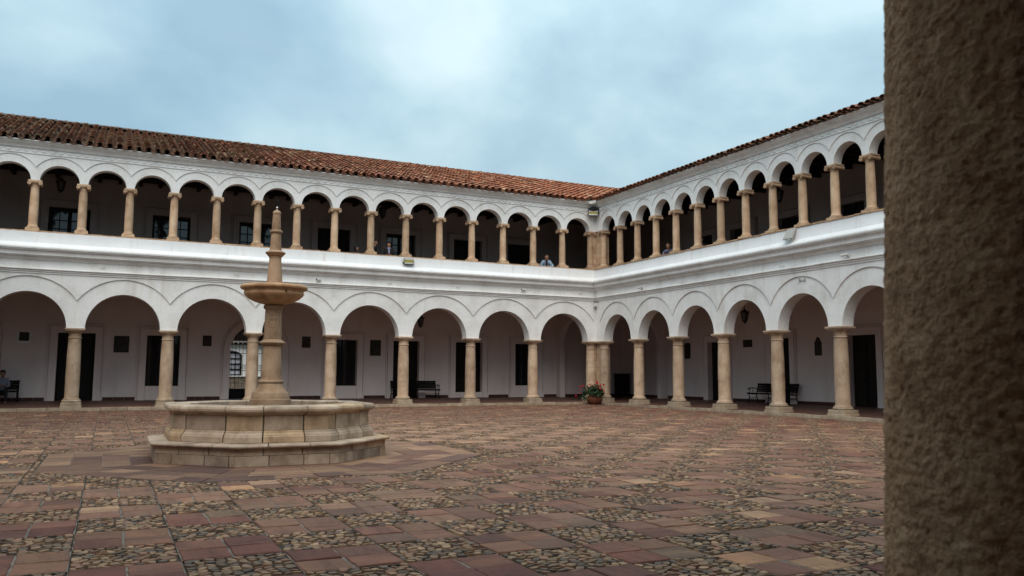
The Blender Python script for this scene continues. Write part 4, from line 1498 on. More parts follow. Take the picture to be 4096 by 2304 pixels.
turned('pillar_shaft', [(0.13, 2.741), (0.145, 2.87), (0.145, 2.905), (0.139, 2.91), (0.136, 2.935), (0.132, 2.945), (0.102, 3.34), (0.101, 3.35), (0.108, 3.354), (0.108, 3.372), (0.1, 3.375)])
turned('pillar_plate', [(0.10, 3.376), (0.125, 3.385), (0.168, 3.435), (0.174, 3.444), (0.166, 3.452), (0.13, 3.475), (0.105, 3.488), (0.10, 3.492)])
turned('pillar_shaft', [(0.095, 3.493), (0.101, 3.495), (0.101, 3.512), (0.096, 3.516), (0.084, 3.77), (0.082, 3.78), (0.09, 3.783), (0.09, 3.79)])
turned('pillar_ring', [(0.08, 3.791), (0.100, 3.795), (0.110, 3.808), (0.110, 3.825), (0.102, 3.838), (0.085, 3.848), (0.08, 3.85)])
turned('pillar_shaft', [(0.078, 3.851), (0.080, 3.854), (0.064, 4.12), (0.062, 4.128)])
turned('pillar_dome', [(0.06, 4.129), (0.070, 4.131), (0.073, 4.14), (0.070, 4.16), (0.058, 4.182), (0.035, 4.198), (0.008, 4.203)])
turned('finial', [(0.006, 4.2), (0.010, 4.206), (0.006, 4.212), (0.012, 4.22), (0.008, 4.226), (0.018, 4.236), (0.020, 4.25), (0.016, 4.262), (0.004, 4.268)], 'steel', 16)
turned('nozzle', [(0.006, 4.267), (0.009, 4.27), (0.009, 4.40), (0.006, 4.405)], 'iron', 10)
# carved panel on the shaft below the bowl
ang = math.atan2(CAM.y - FC.y, CAM.x - FC.x) + R(8)
fx = lambda a, z_, rr_: (rr_ * math.cos(ang + a), rr_ * math.sin(ang + a), z_ + zo)
pan = MB()
cr = [(-0.42, 2.40), (0.42, 2.40), (0.55, 2.36), (0.55, 2.18), (0.42, 2.13), (-0.42, 2.13), (-0.55, 2.18), (-0.55, 2.36)]
cr = [(a * 1.15, b_) for a, b_ in cr]
loop = []
for i in range(8):
    p, q = cr[i], cr[(i + 1) % 8]
    for t in range(5):
        a, z_ = p[0] + (q[0] - p[0]) * t / 5, p[1] + (q[1] - p[1]) * t / 5
        loop.append(fx(a, z_, 0.1375 + (2.448 - z_) * 0.0257))
loop.append(loop[0])
pan.tube(loop, 0.0035, 4)
pan.obj('carved_panel', M['carved'], fountain)
for txt, z_, hgt, a0 in (('SE  A', 2.325, 0.05, -0.08), ('DICIST', 2.255, 0.045, -0.1)):
    for i, ch in enumerate(txt):
        if ch == ' ':
            continue
        cu = bpy.data.curves.new('carved_letter', 'FONT')
        cu.body = ch
        cu.size = hgt
        cu.extrude = 0.001
        cu.align_x = 'CENTER'
        cu.materials.append(M['joint'])
        me = None
        tmp = bpy.data.objects.new('letter_curve', cu)
        me = bpy.data.meshes.new_from_object(tmp)
        me.materials.clear()
        me.materials.append(M['carved'])
        bpy.data.objects.remove(tmp)
        bpy.data.curves.remove(cu)
        ob = bpy.data.objects.new('carved_letter', me)
        col.objects.link(ob)
        a = ang + a0 + (i - (len(txt) - 1) / 2) * 0.145
        rad_ = 0.139 + (2.448 - z_) * 0.0255
        ob.parent = fountain
        ob.location = (rad_ * math.cos(a), rad_ * math.sin(a), z_ + zo)
        ob.rotation_euler = (PI / 2, 0, a + PI / 2)

# ------------------------------------------------------------------ rough column of the near gallery (stands beside the camera)
NX, NY = -NEARU, -LR


def near_radius(z_):
    # swelling low, drawn in towards the neck
    return float(np.interp(z_, [0.43, 0.8, 1.0, 1.25, 1.5, 1.75, 2.0, 2.2, 2.56], NEAR_R))


NEAR_R = [0.262, 0.2525, 0.245, 0.2355, 0.226, 0.216, 0.2065, 0.2, 0.196]
ns, nh = 220, 560
za, zb = 0.43, 2.56
ang_c = math.atan2(CAM.y - NY, CAM.x - NX)
V = []
for j in range(nh + 1):
    z_ = za + (zb - za) * j / nh
    rr_ = near_radius(z_)
    for i in range(ns):
        a = 2 * PI * i / ns
        x, y = math.cos(a), math.sin(a)
        p = Vector((x * rr_, y * rr_, z_))
        dsp = 0.0032 * noise.noise(p * 105) + 0.0022 * noise.noise(p * 60 + Vector((9, 3, 1))) + 0.002 * noise.noise(p * 9) - 0.004 * max(0.0, noise.noise(p * 52 + Vector((4, 8, 2))) - 0.22)
        V.append(((rr_ + dsp) * x, (rr_ + dsp) * y, z_))
F = [(j * ns + i, j * ns + (i + 1) % ns, (j + 1) * ns + (i + 1) % ns, (j + 1) * ns + i) for j in range(nh) for i in range(ns)]
me = bpy.data.meshes.new('column')
me.from_pydata(V, [], F)
me.polygons.foreach_set('use_smooth', [True] * len(F))
me.materials.append(M['near_col'])
cc = place('column', me, nearw, (NX, NY, 0))
cc['label'] = 'rough brown sandstone column close by'
place('base_ring', lower_base, cc)
place('capital', lower_cap, cc)
place('plinth', lower_plinth, cc)

# ------------------------------------------------------------------ benches
def make_bench(label, x, y, rz, length, zf, mid=True):
    b_ = thing('bench', label, 'bench', (x, y, zf), rz, 'dark benches in the lower gallery')
    h = length / 2
    # back is towards +y (local), front -y
    for k in range(4):
        yy = -0.20 + k * 0.115
        MB().box(-h + 0.02, h - 0.02, yy - 0.048, yy + 0.048, 0.405 - 0.012 * k, 0.43 - 0.012 * k).obj('seat_slat', M['benchwood'], b_, bevel=0.006)
    for k in range(5):
        z_ = 0.50 + k * 0.068
        yy = 0.215 + (z_ - 0.43) * 0.26
        MB().box(-h + 0.02, h - 0.02, yy - 0.011, yy + 0.011, z_ - 0.029, z_ + 0.029).obj('back_slat', M['benchwood'], b_, bevel=0.005)
    MB().box(-h, h, 0.30, 0.335, 0.80, 0.83).obj('top_rail', M['benchwood'], b_, bevel=0.008)
    for sx in ([-1, 0, 1] if mid else [-1, 1]):
        X = sx * (h - 0.02)
        e_ = MB()
        e_.tube([(X, -0.27, 0.0), (X, -0.235, 0.12), (X, -0.20, 0.26), (X, -0.225, 0.40), (X, -0.29, 0.41)], [0.03, 0.024, 0.02, 0.024, 0.05], 8)
        e_.tube([(X, 0.30, 0.0), (X, 0.255, 0.12), (X, 0.20, 0.28), (X, 0.215, 0.42), (X, 0.26, 0.58), (X, 0.31, 0.76), (X, 0.335, 0.83)], [0.03, 0.024, 0.02, 0.022, 0.02, 0.02, 0.034], 8)
        e_.tube([(X, -0.22, 0.39), (X, 0.0, 0.375), (X, 0.21, 0.365)], 0.018, 6)
        e_.tube([(X, -0.20, 0.25), (X, -0.08, 0.19), (X, 0.0, 0.23), (X, 0.08, 0.19), (X, 0.20, 0.26)], 0.013, 6)
        if sx:
            e_.tube([(X, 0.245, 0.60), (X, 0.10, 0.63), (X, -0.08, 0.635), (X, -0.20, 0.63), (X, -0.27, 0.60), (X, -0.262, 0.555), (X, -0.225, 0.56)], [0.018, 0.02, 0.02, 0.022, 0.024, 0.02, 0.014], 7)
            e_.tube([(X, -0.235, 0.41), (X, -0.16, 0.47), (X, -0.18, 0.56), (X, -0.12, 0.62)], 0.014, 6)
            e_.tube([(X, 0.05, 0.40), (X, -0.05, 0.46), (X, 0.03, 0.53), (X, -0.02, 0.61)], 0.012, 6)
        e_.obj('cast_iron_end' if sx else 'middle_leg', M['iron'], b_, smooth=50)
    return b_


make_bench('long dark slatted bench across a doorway, behind the column next to a stone plaque', -7.95, 3.72, 0, 2.3, 0.195)
make_bench('dark slatted bench with scrolled iron arms below the arched plaque', 3.72, -7.75, R(-90), 2.35, 0.195)
make_bench('dark slatted bench with a person sitting on it', -25.55, 3.72, 0, 2.3, 0.195)


# ------------------------------------------------------------------ lanterns
def lantern(label, x, y, ztop_body, zceil, h=0.56):
    t = thing('hanging_lantern', label, 'lantern', (x, y, ztop_body - h), 0, 'iron lanterns hanging in the galleries')
    g = MB()
    for i in range(6):
        a, a2 = PI / 3 * i, PI / 3 * (i + 1)
        r0, r1 = 0.095, 0.17
        z0, z1 = 0.10, h - 0.10
        p = [(r0 * math.cos(a), r0 * math.sin(a), z0), (r1 * math.cos(a), r1 * math.sin(a), z1)]
        q = [(r0 * math.cos(a2), r0 * math.sin(a2), z0), (r1 * math.cos(a2), r1 * math.sin(a2), z1)]
        c = Vector(((p[0][0] + q[0][0]) / 2, (p[0][1] + q[0][1]) / 2, 0)).normalized() * 0.006
        pa = [Vector(w) for w in (p[0], q[0], q[1], p[1])]
        MB().add([tuple(w) for w in pa] + [tuple(w - c) for w in pa], [(0, 1, 2, 3), (7, 6, 5, 4), (0, 4, 5, 1), (1, 5, 6, 2), (2, 6, 7, 3), (3, 7, 4, 0)]).obj('pane', M['lampglass'], t)
        g.tube(p, 0.011, 5)
        g.tube([p[0], q[0]], 0.010, 5)
        g.tube([p[1], q[1]], 0.013, 5)
        g.tube([p[1], (r1 * 1.22 * math.cos(a), r1 * 1.22 * math.sin(a), z1 + 0.03), (r1 * 1.12 * math.cos(a), r1 * 1.12 * math.sin(a), z1 + 0.06)], 0.008, 5)
    g.obj('frame', M['iron'], t)
    MB().lathe([(0.175, h - 0.095), (0.15, h - 0.06), (0.07, h - 0.02), (0.05, h), (0.03, h + 0.03), (0.008, h + 0.05)], 6).obj('cap', M['iron'], t)
    MB().lathe([(0.095, 0.10), (0.06, 0.06), (0.03, 0.045), (0.035, 0.025), (0.012, 0.0)], 6).obj('finial', M['iron'], t)
    MB().tube([(0, 0, h + 0.03), (0, 0, zceil - (ztop_body - h))], 0.010, 6).obj('chain', M['iron'], t)
    return t


lantern('black iron lantern hanging in the lower gallery above the long slatted bench', -8.35, 2.0, 4.03, 4.95)
lantern('black iron lantern hanging in the lower gallery above the small rectangular plaque', 2.0, -8.13, 4.02, 4.95)
lantern('black iron lantern in the upper gallery above a glazed door, far along from the corner', -23.28, 2.0, 8.87, 9.5)
lantern('black iron lantern in the upper gallery above the two people talking', -10.28, 2.0, 8.97, 9.5)
lantern('black iron lantern in the upper gallery of the wing with the tilted floodlight', 2.0, -10.25, 8.62, 9.5)


# ------------------------------------------------------------------ plaques, signs, sockets on the gallery walls
def plaque(T, u0, u1, z0, z1, label, m='bronze', shape='rect', border=True):
    cu, cz = (u0 + u1) / 2, (z0 + z1) / 2
    x, y, _ = T(cu, D, 0)
    w, h = (u1 - u0) / 2, (z1 - z0) / 2
    rz = 0 if T is T_left else R(-90)
    t = thing('wall_plaque', label, 'plaque', (x, y, z0), rz)
    if shape == 'rect':
        poly = [(-w, 0), (w, 0), (w, 2 * h), (-w, 2 * h)]
    elif shape == 'oval':
        c_ = 0.07
        poly = [(-w + c_, 0), (w - c_, 0), (w, c_), (w, 2 * h - c_), (w - c_, 2 * h), (-w + c_, 2 * h), (-w, 2 * h - c_), (-w, c_)]
    else:
        poly = [(-w, 0), (w, 0), (w, 2 * h - 0.2)] + [(w * 0.62 * math.cos(a), 2 * h - 0.14 + 0.14 * math.sin(a)) for a in [PI * k / 8 for k in range(9)]] + [(-w, 2 * h - 0.2)]
    MB().prism(poly, -0.025, 0.0, lambda a, b_, q: (a, q, b_)).obj('tablet', M[m], t, bevel=0.004)
    if border and shape == 'rect':
        fm = MB()
        for a, b_, c, d_ in ((-w, w, 0, 0.02), (-w, w, 2 * h - 0.02, 2 * h), (-w, -w + 0.02, 0.021, 2 * h - 0.021), (w - 0.02, w, 0.021, 2 * h - 0.021)):
            fm.box(a, b_, -0.034, -0.0255, c, d_)
        fm.obj('rim', M[m], t)
    rgp = random.Random(int(u0 * 100))
    # raised lines of cast lettering, too far away to be read
    k = 0
    z_ = 2 * h - 0.12
    while z_ > 0.08:
        ln = w * rgp.uniform(0.45, 0.75)
        MB().box(-ln, ln, -0.0285, -0.0255, z_ - 0.008, z_ + 0.008).obj('relief_line', M['slate'] if m == 'bronze' else M['bronze'], t)
        z_ -= 0.055
    return t


tp = plaque(T_left, 24.18, 24.53, 2.60, 2.95, 'small dark square plaque in a pale frame above the seated person')
fm = MB()
for a, b_, c, d_ in ((-0.26, -0.176, -0.08, 0.43), (0.176, 0.26, -0.08, 0.43), (-0.176, 0.176, -0.08, -0.001), (-0.176, 0.176, 0.351, 0.43)):
    fm.box(a, b_, -0.02, 0, c, d_)
fm.obj('pale_frame', M['plaster'], tp)
plaque(T_left, 20.52, 21.10, 2.19, 2.88, 'large dark rectangular plaque with a round emblem in its upper corner')
lp_ = [o for o in bpy.data.objects if o.get('category') == 'plaque'][-1]
MB().prism([(0.06 * math.cos(PI * k / 10), 0.06 * math.sin(PI * k / 10)) for k in range(20)], -0.03, -0.0255, lambda a, b_, q: (0.19 + a, q, 0.60 + b_)).obj('emblem', M['slate'], lp_)
plaque(T_left, 17.24, 17.60, 2.52, 2.98, 'plain black rectangular plaque beside the arched gateway')
plaque(T_left, 12.92, 13.31, 2.53, 3.05, 'brown stone plaque above and beside the red prohibition sign', 'slate')
plaque(T_left, 9.56, 10.09, 2.21, 2.96, 'tall brown stone plaque with three columns of reliefs near the long slatted bench', 'slate')
plaque(T_right, 1.338, 1.792, 2.155, 2.931, 'dark plaque with clipped corners in the wing beside the flower pot corner', shape='oval')
plaque(T_right, 5.544, 6.10, 2.61, 2.934, 'small wide dark rectangular plaque under the iron lantern')
plaque(T_right, 9.69, 10.05, 2.164, 2.906, 'dark plaque with an arched top', shape='arch')

sg = thing('prohibition_sign', 'small white and red prohibition sign on the gallery wall beside the arched gateway', 'sign', (-14.06, D, 1.95))
MB().box(-0.11, 0.11, -0.008, 0, 0, 0.255).obj('board', M['paper'], sg)
MB().box(-0.10, 0.10, -0.011, -0.0085, 0.008, 0.075).obj('red_band', M['red'], sg)
rg_ = MB()
rg_.tube([(0.075 * math.cos(2 * PI * k / 24), -0.011, 0.165 + 0.075 * math.sin(2 * PI * k / 24)) for k in range(25)], 0.009, 5)
rg_.tube([(-0.053, -0.011, 0.218), (0.053, -0.011, 0.112)], 0.008, 5)
rg_.obj('red_ring', M['red'], sg)
MB().prism([(-0.02, 0.105), (0.0, 0.14), (0.02, 0.105), (0.035, 0.105), (0.022, 0.165), (0.02, 0.195), (-0.02, 0.195), (-0.035, 0.15)], -0.0105, -0.0085, lambda a, b_, q: (a, q, b_)).obj('pictogram', M['black'], sg)

nt_ = thing('paper_notice', 'pale blue paper notice beside an upper gallery doorway', 'notice', (-11.03, D - 0.03, 7.30))
MB().box(-0.13, 0.13, -0.006, 0, 0, 0.40).obj('sheet', M['paper'], nt_)
MB().box(-0.13, 0.13, -0.009, -0.0065, 0.36, 0.40).obj('header_band', M['blue'], nt_)
for k in range(2):
    for q in (-0.05, 0.02):
        MB().box(q, q + 0.045, -0.009, -0.0065, 0.22 + 0.07 * k, 0.255 + 0.07 * k).obj('printed_mark', M['blue'], nt_)
for (u_, z_, w, lab) in ((5.14, 0.85, 0.15, 'pair of white wall sockets to the left of the iron-armed bench'), (9.06, 0.88, 0.09, 'single white wall socket below the arched plaque')):
    so = thing('wall_socket', lab, 'socket', (D, -u_, z_), R(-90))
    MB().box(-w, w, -0.012, 0, 0, 0.085).obj('plate', M['white'], so, bevel=0.003)
    for k in (-1, 1):
        MB().box(k * w * 0.5 - 0.02, k * w * 0.5 + 0.02, -0.014, -0.0125, 0.025, 0.06).obj('outlet', M['grey'], so)
cab = thing('cabinet', 'dark wooden cabinet standing in the shaded corner of the lower gallery', 'cabinet', (3.75, 3.55, FL1 - 0.02), R(-90))
MB().box(-0.36, 0.36, -0.25, 0.25, 0.05, 1.2).obj('case', M['door'], cab, bevel=0.01)
MB().box(-0.40, 0.40, -0.29, 0.28, 1.2, 1.24).obj('top', M['door'], cab, bevel=0.01)
for k in (-1, 1):
    MB().box(k * 0.175 - 0.16, k * 0.175 + 0.16, -0.265, -0.25, 0.1, 1.15).obj('cabinet_door', M['door'], cab, bevel=0.006)
    for q in (-1, 1):
        MB().box(k * 0.32 - 0.03, k * 0.32 + 0.03, q * 0.2 - 0.03, q * 0.2 + 0.03, 0, 0.05).obj('foot', M['door'], cab)


# ------------------------------------------------------------------ cameras, pipe stubs and floodlights on the fronts
def bullet_cam(label, x, y, z_, rz):
    """local -y points out of the wall; camera looks to local -x and a little down"""
    t = thing('security_camera', label, 'security camera', (x, y, z_), rz, 'bullet cameras on the frieze')
    MB().lathe([(0.045, 0), (0.05, 0.01), (0.05, 0.02), (0.03, 0.03)], 16).obj('wall_mount', M['white'], t, (0, 0, 0)).rotation_euler = (PI / 2, 0, 0)
    MB().tube([(0, -0.02, 0), (0, -0.06, 0.005), (-0.01, -0.09, 0.04)], 0.017, 8).obj('arm', M['white'], t, smooth=50)
    bd = MB().tube([(0.10, -0.10, 0.062), (-0.11, -0.12, 0.050)], [0.04, 0.042], 16).obj('body', M['white'], t, smooth=50)
    MB().tube([(-0.10, -0.119, 0.0505), (-0.165, -0.125, 0.047)], [0.045, 0.045], 16).obj('hood', M['white'], bd, smooth=50)
    MB().tube([(-0.160, -0.1245, 0.0473), (-0.1675, -0.1252, 0.0468)], [0.036, 0.036], 16).obj('lens', M['black'], bd)
    return t


def stub(label, x, y, z_, rz):
    t = thing('pipe_stub', label, 'bracket', (x, y, z_), rz, 'small wall brackets along the friezes')
    MB().box(-0.035, 0.035, -0.01, 0, -0.035, 0.035).obj('plate', M['white'], t, bevel=0.003)
    MB().tube([(0.02, -0.012, 0), (0.02, -0.05, 0.0), (-0.13, -0.07, -0.012)], 0.011, 7).obj('pipe', M['white'], t)
    MB().tube([(-0.128, -0.07, -0.012), (-0.140, -0.0715, -0.013)], 0.0125, 7).obj('open_end', M['black'], t)
    return t


FV = -0.262
bullet_cam('white bullet security camera on the frieze directly right of the fountain bowl', -13.70, FV, 5.14, R(35))
bullet_cam('white bullet security camera on the frieze of the fountain wing, nearer the corner', -4.22, FV, 5.20, R(180 - 20) if False else R(20))
bullet_cam('white bullet security camera on the frieze just past the corner, above the flower pot side', FV, -4.2, 5.14, R(-90))
bullet_cam('white bullet security camera on the frieze beyond the tilted floodlight', FV, -15.5, 5.14, R(-90))
for x, lab in ((-21.6, 'small white pipe bracket on the frieze above the plaque with the round emblem'),
               (-16.83, 'small white pipe bracket on the frieze above the plain black plaque by the gateway'),
               (-10.55, 'small white pipe bracket on the frieze below the floodlight on the parapet'),
               (-7.40, 'small white pipe bracket on the frieze above the long slatted bench'),
               (-1.07, 'small white pipe bracket on the fountain wing right beside the inner corner')):
    stub(lab, x, FV, 5.23, 0)
for y, lab in ((-1.4, 'small white pipe bracket on the frieze above the clipped-corner plaque, next to the inner corner'),
               (-7.06, 'small white pipe bracket on the frieze above the bench with scrolled iron arms'),
               (-9.9, 'small white pipe bracket on the frieze above the plaque with an arched top'),
               (-12.7, 'small white pipe bracket on the frieze under the tilted grey floodlight')):
    stub(lab, FV, y, 5.18, R(-90))
br = thing('wall_bracket', 'empty metal camera bracket on the arch face under the tilted floodlight', 'bracket', (-0.22, -13.5, 4.60), R(-90))
MB().box(-0.12, -0.10, -0.06, 0, -0.06, 0.06).obj('plate', M['grey'], br)
MB().box(0.10, 0.14, -0.05, 0, -0.05, 0.05).obj('plate', M['grey'], br)
MB().tube([(-0.1, -0.035, 0.012), (0.1, -0.035, 0.012)], 0.008, 6).obj('rod', M['steel'], br)
MB().tube([(-0.1, -0.035, -0.02), (0.1, -0.035, -0.02)], 0.008, 6).obj('rod', M['steel'], br)
dc = thing('dome_camera', 'white dome security camera in the corner between the two wings', 'security camera', (-0.26, -0.26, 4.62), R(-45))
MB().box(-0.09, 0.09, -0.05, 0.03, 0.05, 0.20).obj('mount', M['white'], dc, bevel=0.01)
MB().lathe([(0.07, 0.05), (0.09, 0.04), (0.09, 0.0), (0.07, -0.05), (0.03, -0.08), (0.005, -0.085)], 18, (0, -0.06, 0.0)).obj('housing', M['white'], dc, smooth=40)
MB().lathe([(0.035, 0.0), (0.03, 0.02), (0.0, 0.03)], 14).obj('lens', M['black'], dc, (0.02, -0.135, -0.015)).rotation_euler = (R(100), 0, 0)


def floodlight(label, loc, rot, w=0.44, h=0.28, back=False, body='black'):
    t = thing('floodlight', label, 'floodlight', loc)
    t.rotation_euler = rot
    MB().box(-w / 2, w / 2, -0.03, 0.03, -h / 2, h / 2).obj('housing', M[body], t, bevel=0.008)
    MB().box(-w / 2 + 0.015, w / 2 - 0.015, -0.0345, -0.0305, -h * 0.19, h * 0.19).obj('front_plate', M['yellow'], t)
    for s_ in (-1, 1):
        MB().box(-w / 2 + 0.02, w / 2 - 0.02, -0.0345, -0.0305, s_ * h * 0.33 - h * 0.115, s_ * h * 0.33 + h * 0.115).obj('lamp_strip', M['led'], t)
        for k in range(5):
            xk = -w / 2 + 0.06 + k * (w - 0.12) / 4
            MB().box(xk - 0.028, xk + 0.028, -0.037, -0.035, s_ * h * 0.33 - h * 0.06, s_ * h * 0.33 + h * 0.06).obj('led_cell', M['ledd'], t)
    for (a, b_, z_) in ((-0.17, -0.09, 0.025), (-0.17, -0.10, 0.0), (0.0, 0.07, 0.02)):
        MB().box(a, b_, -0.0365, -0.035, z_ - 0.006, z_ + 0.006).obj('printed_line', M['black'], t)
    MB().prism([(0.145 + 0.028 * math.cos(2 * PI * k / 6), 0.0 + 0.028 * math.sin(2 * PI * k / 6)) for k in range(6)], -0.0365, -0.035, lambda a, b_, q: (a, q, b_)).obj('printed_emblem', M['black'], t)
    MB().tube([(-w / 2 - 0.02, 0, 0), (-w / 2 - 0.02, 0.08, 0.0), (0, 0.12, 0), (w / 2 + 0.02, 0.08, 0.0), (w / 2 + 0.02, 0, 0)], 0.010, 6).obj('bracket', M[body], t)
    MB().lathe([(0.03, -0.03), (0.03, 0.03)], 10).obj('cable_gland', M['black'], t, (-w / 2 - 0.03, 0, -h * 0.3))
    return t


fl = floodlight('black floodlight with yellow centre plate fixed to the white parapet of the fountain wing', (-9.83, -0.50, 6.18), (R(-16), 0, R(-4)))
MB().tube([(-0.25, 0.0, -0.04), (-0.30, 0.02, 0.05), (-0.33, 0.05, 0.16), (-0.33, 0.10, 0.24)], 0.007, 6).obj('cable', M['grey'], fl)
fl = floodlight('black floodlight with yellow centre plate high in the corner under the eaves', (-0.50, -0.50, 9.15), (R(-20), R(4), R(-38)), 0.46, 0.30)
nest = MB().lathe([(0.12, 0.08), (0.26, 0.13), (0.30, 0.21), (0.22, 0.31), (0.10, 0.37)], 9, (0, 0.12, 0)).obj('cable_bundle', M['black'], fl)
fl = thing('tilted_floodlight', 'pale grey floodlight seen from its back, tilted out from the parapet', 'floodlight', (-0.56, -13.30, 6.16))
fl.rotation_euler = (0, R(30), R(-90) * 0)
MB().box(-0.03, 0.03, -0.20, 0.20, -0.20, 0.23).obj('housing', M['grey'], fl, bevel=0.01)
MB().box(-0.034, -0.031, -0.17, 0.17, -0.17, 0.20).obj('back_plate', M['grey'], fl)
MB().tube([(0.0, -0.13, -0.21), (-0.03, -0.07, -0.26), (0.0, 0.0, -0.28), (0.02, 0.08, -0.26), (0.0, 0.13, -0.21)], 0.015, 7).obj('bracket', M['steel'], fl)
MB().tube([(0.03, 0.05, 0.1), (0.16, 0.05, 0.2)], 0.012, 6).obj('arm', M['grey'], fl)

# broken white tile ends and a downpipe mouth at the inner corner of the eaves
gt = thing('gutter_outlet', 'broken white-stained gutter outlet at the corner of the eaves', 'gutter', (-0.58, -0.58, 9.66), R(-45))
for k in range(4):
    MB().box(-0.16 + 0.09 * k, -0.09 + 0.09 * k, -0.03 - 0.02 * (k % 2), 0.10, -0.05 + 0.02 * (k % 3), 0.05 + 0.015 * k).obj('broken_tile', M['white'], gt, bevel=0.01)
MB().tube([(-0.22, -0.04, 0.0), (-0.08, -0.06, -0.07), (0.06, -0.06, -0.06), (0.2, -0.04, 0.02)], 0.022, 7).obj('lip', M['white'], gt, smooth=50)

# ------------------------------------------------------------------ flower pot
pot = thing('potted_geranium', 'terracotta pot of red geraniums at the foot of the corner pier', 'plant', (-0.70, -0.83, GZ))
pot.scale = (0.95, 0.95, 0.97)
potm = MB().lathe([(0.20, 0.0), (0.25, 0.03), (0.33, 0.14), (0.365, 0.25), (0.35, 0.34), (0.315, 0.39), (0.345, 0.40), (0.345, 0.44), (0.30, 0.44), (0.28, 0.40), (0.1, 0.40)], 36).obj('pot', M['terra'], pot, smooth=40)
MB().lathe([(0.20, 0.398), (0.285, 0.40), (0.05, 0.425)], 24).obj('soil', M['soil'], pot)
MB().lathe([(0.30, -0.012), (0.38, 0.0), (0.40, 0.03), (0.37, 0.03), (0.2, 0.012)], 30).obj('saucer', M['terra'], pot, smooth=40)
rl = random.Random(41)
lv = []
stems = MB()
leafs = []
for k in range(620):
    a = rl.uniform(0, 2 * PI)
    e_ = rl.uniform(-0.35, 1.35)
    rr_ = (0.46 + 0.1 * math.sin(3 * a + 1)) * rl.uniform(0.35, 1.0) ** 0.6
    cx, cy, cz = rr_ * math.cos(a) * math.cos(e_) * 1.12, rr_ * math.sin(a) * math.cos(e_) * 0.95, 0.56 + rr_ * math.sin(e_) * 0.82
    leafs.append((cx, cy, cz))
for k in range(34):
    leafs.append((-0.62 + rl.uniform(-0.16, 0.12), rl.uniform(-0.15, 0.1), 0.30 + rl.uniform(-0.14, 0.16)))
lob = [(math.cos(2 * PI * i / 10) * (1.0 if i % 2 else 0.82), math.sin(2 * PI * i / 10) * (1.0 if i % 2 else 0.82), 0.12 if i % 2 else -0.05) for i in range(10)]
lvv = np.array(lob + [(0, 0, -0.12)])
lff = np.array([(i, (i + 1) % 10, 10) for i in range(10)])
its = []
for (cx, cy, cz) in leafs:
    q = Vector((cx, cy, cz - 0.45)).normalized() + Vector((rl.uniform(-0.6, 0.6), rl.uniform(-0.6, 0.6), rl.uniform(-0.2, 0.7)))
    B = np.array(q.to_track_quat('Z', 'Y').to_matrix()) * rl.uniform(0.032, 0.062)
    g = rl.uniform(0.55, 1.7)
    its.append((0, B, np.array((cx, cy, cz)), (g, g * rl.uniform(0.9, 1.1), g)))
scatter('foliage', [(lvv, lff)], its, M['leaf'], pot, smooth=False)
for k in range(26):
    cx, cy, cz = leafs[rl.randrange(600)]
    stems.tube([(rl.uniform(-0.15, 0.15), rl.uniform(-0.15, 0.15), 0.40), (cx * 0.6, cy * 0.6, 0.45 + (cz - 0.45) * 0.6), (cx, cy, cz)], [0.009, 0.007, 0.004], 5)
stems.tube([(-0.2, 0, 0.42), (-0.42, 0, 0.45), (-0.62, 0, 0.34)], 0.007, 5)
stems.obj('stems', M['stem'], pot)


def on_dome(x, z_):
    return x, -0.36 + 0.3 * abs(x), z_


# where the flower heads show: (across the view, height)
for (sx, z_, r_) in ((0.13, 1.06, 0.085), (-0.21, 0.96, 0.055), (-0.54, 0.90, 0.055), (-0.68, 0.86, 0.055), (0.32, 0.97, 0.045), (0.46, 0.96, 0.065), (0.30, 0.90, 0.05), (0.17, 0.84, 0.035), (0.28, 0.76, 0.05), (0.46, 0.69, 0.045),
                     (-0.68, 0.72, 0.04), (-0.69, 0.56, 0.045), (-0.90, 0.42, 0.05), (-0.08, 0.94, 0.03), (0.02, 0.86, 0.025), (0.50, 0.82, 0.03)):
    fx_, fy_ = sx * 0.845 - 0.30 * 0.535, -sx * 0.535 - 0.30 * 0.845
    head = MB()
    for k in range(26):
        q = Vector((rl.gauss(0, 1), rl.gauss(0, 1), rl.gauss(0, 1))).normalized()
        c = Vector((0, 0, 0)) + q * r_ * rl.uniform(0.5, 0.9)
        t1 = q.orthogonal().normalized()
        t2 = q.cross(t1)
        w = r_ * 0.42
        head.add([c + t1 * w, c + t2 * w * 0.9 + q * w * 0.2, c - t1 * w, c - t2 * w * 0.9 + q * w * 0.2, c + q * w * 0.25], [(0, 1, 4), (1, 2, 4), (2, 3, 4), (3, 0, 4)])
    head.obj('flower_head', M['petal'], pot, (fx_, fy_, z_), recalc=False)

# ------------------------------------------------------------------ people
def skin_part(name, pts, edges, m, parent, lev=2, root=0):
    me_ = bpy.data.meshes.new(name)
    keys = list(pts)
    me_.from_pydata([pts[k][:3] for k in keys], [(keys.index(a), keys.index(b_)) for a, b_ in edges], [])
    me_.materials.append(m)
    o_ = bpy.data.objects.new(name, me_)
    col.objects.link(o_)
    o_.parent = parent
    sk = o_.modifiers.new('skin', 'SKIN')
    sk.use_smooth_shade = True
    for i, k in enumerate(keys):
        q = pts[k][3]
        me_.skin_vertices[0].data[i].radius = q if isinstance(q, tuple) else (q, q)
        me_.skin_vertices[0].data[i].use_root = (i == root)
    ss = o_.modifiers.new('subsurf', 'SUBSURF')
    ss.levels = lev
    ss.render_levels = lev
    return o_


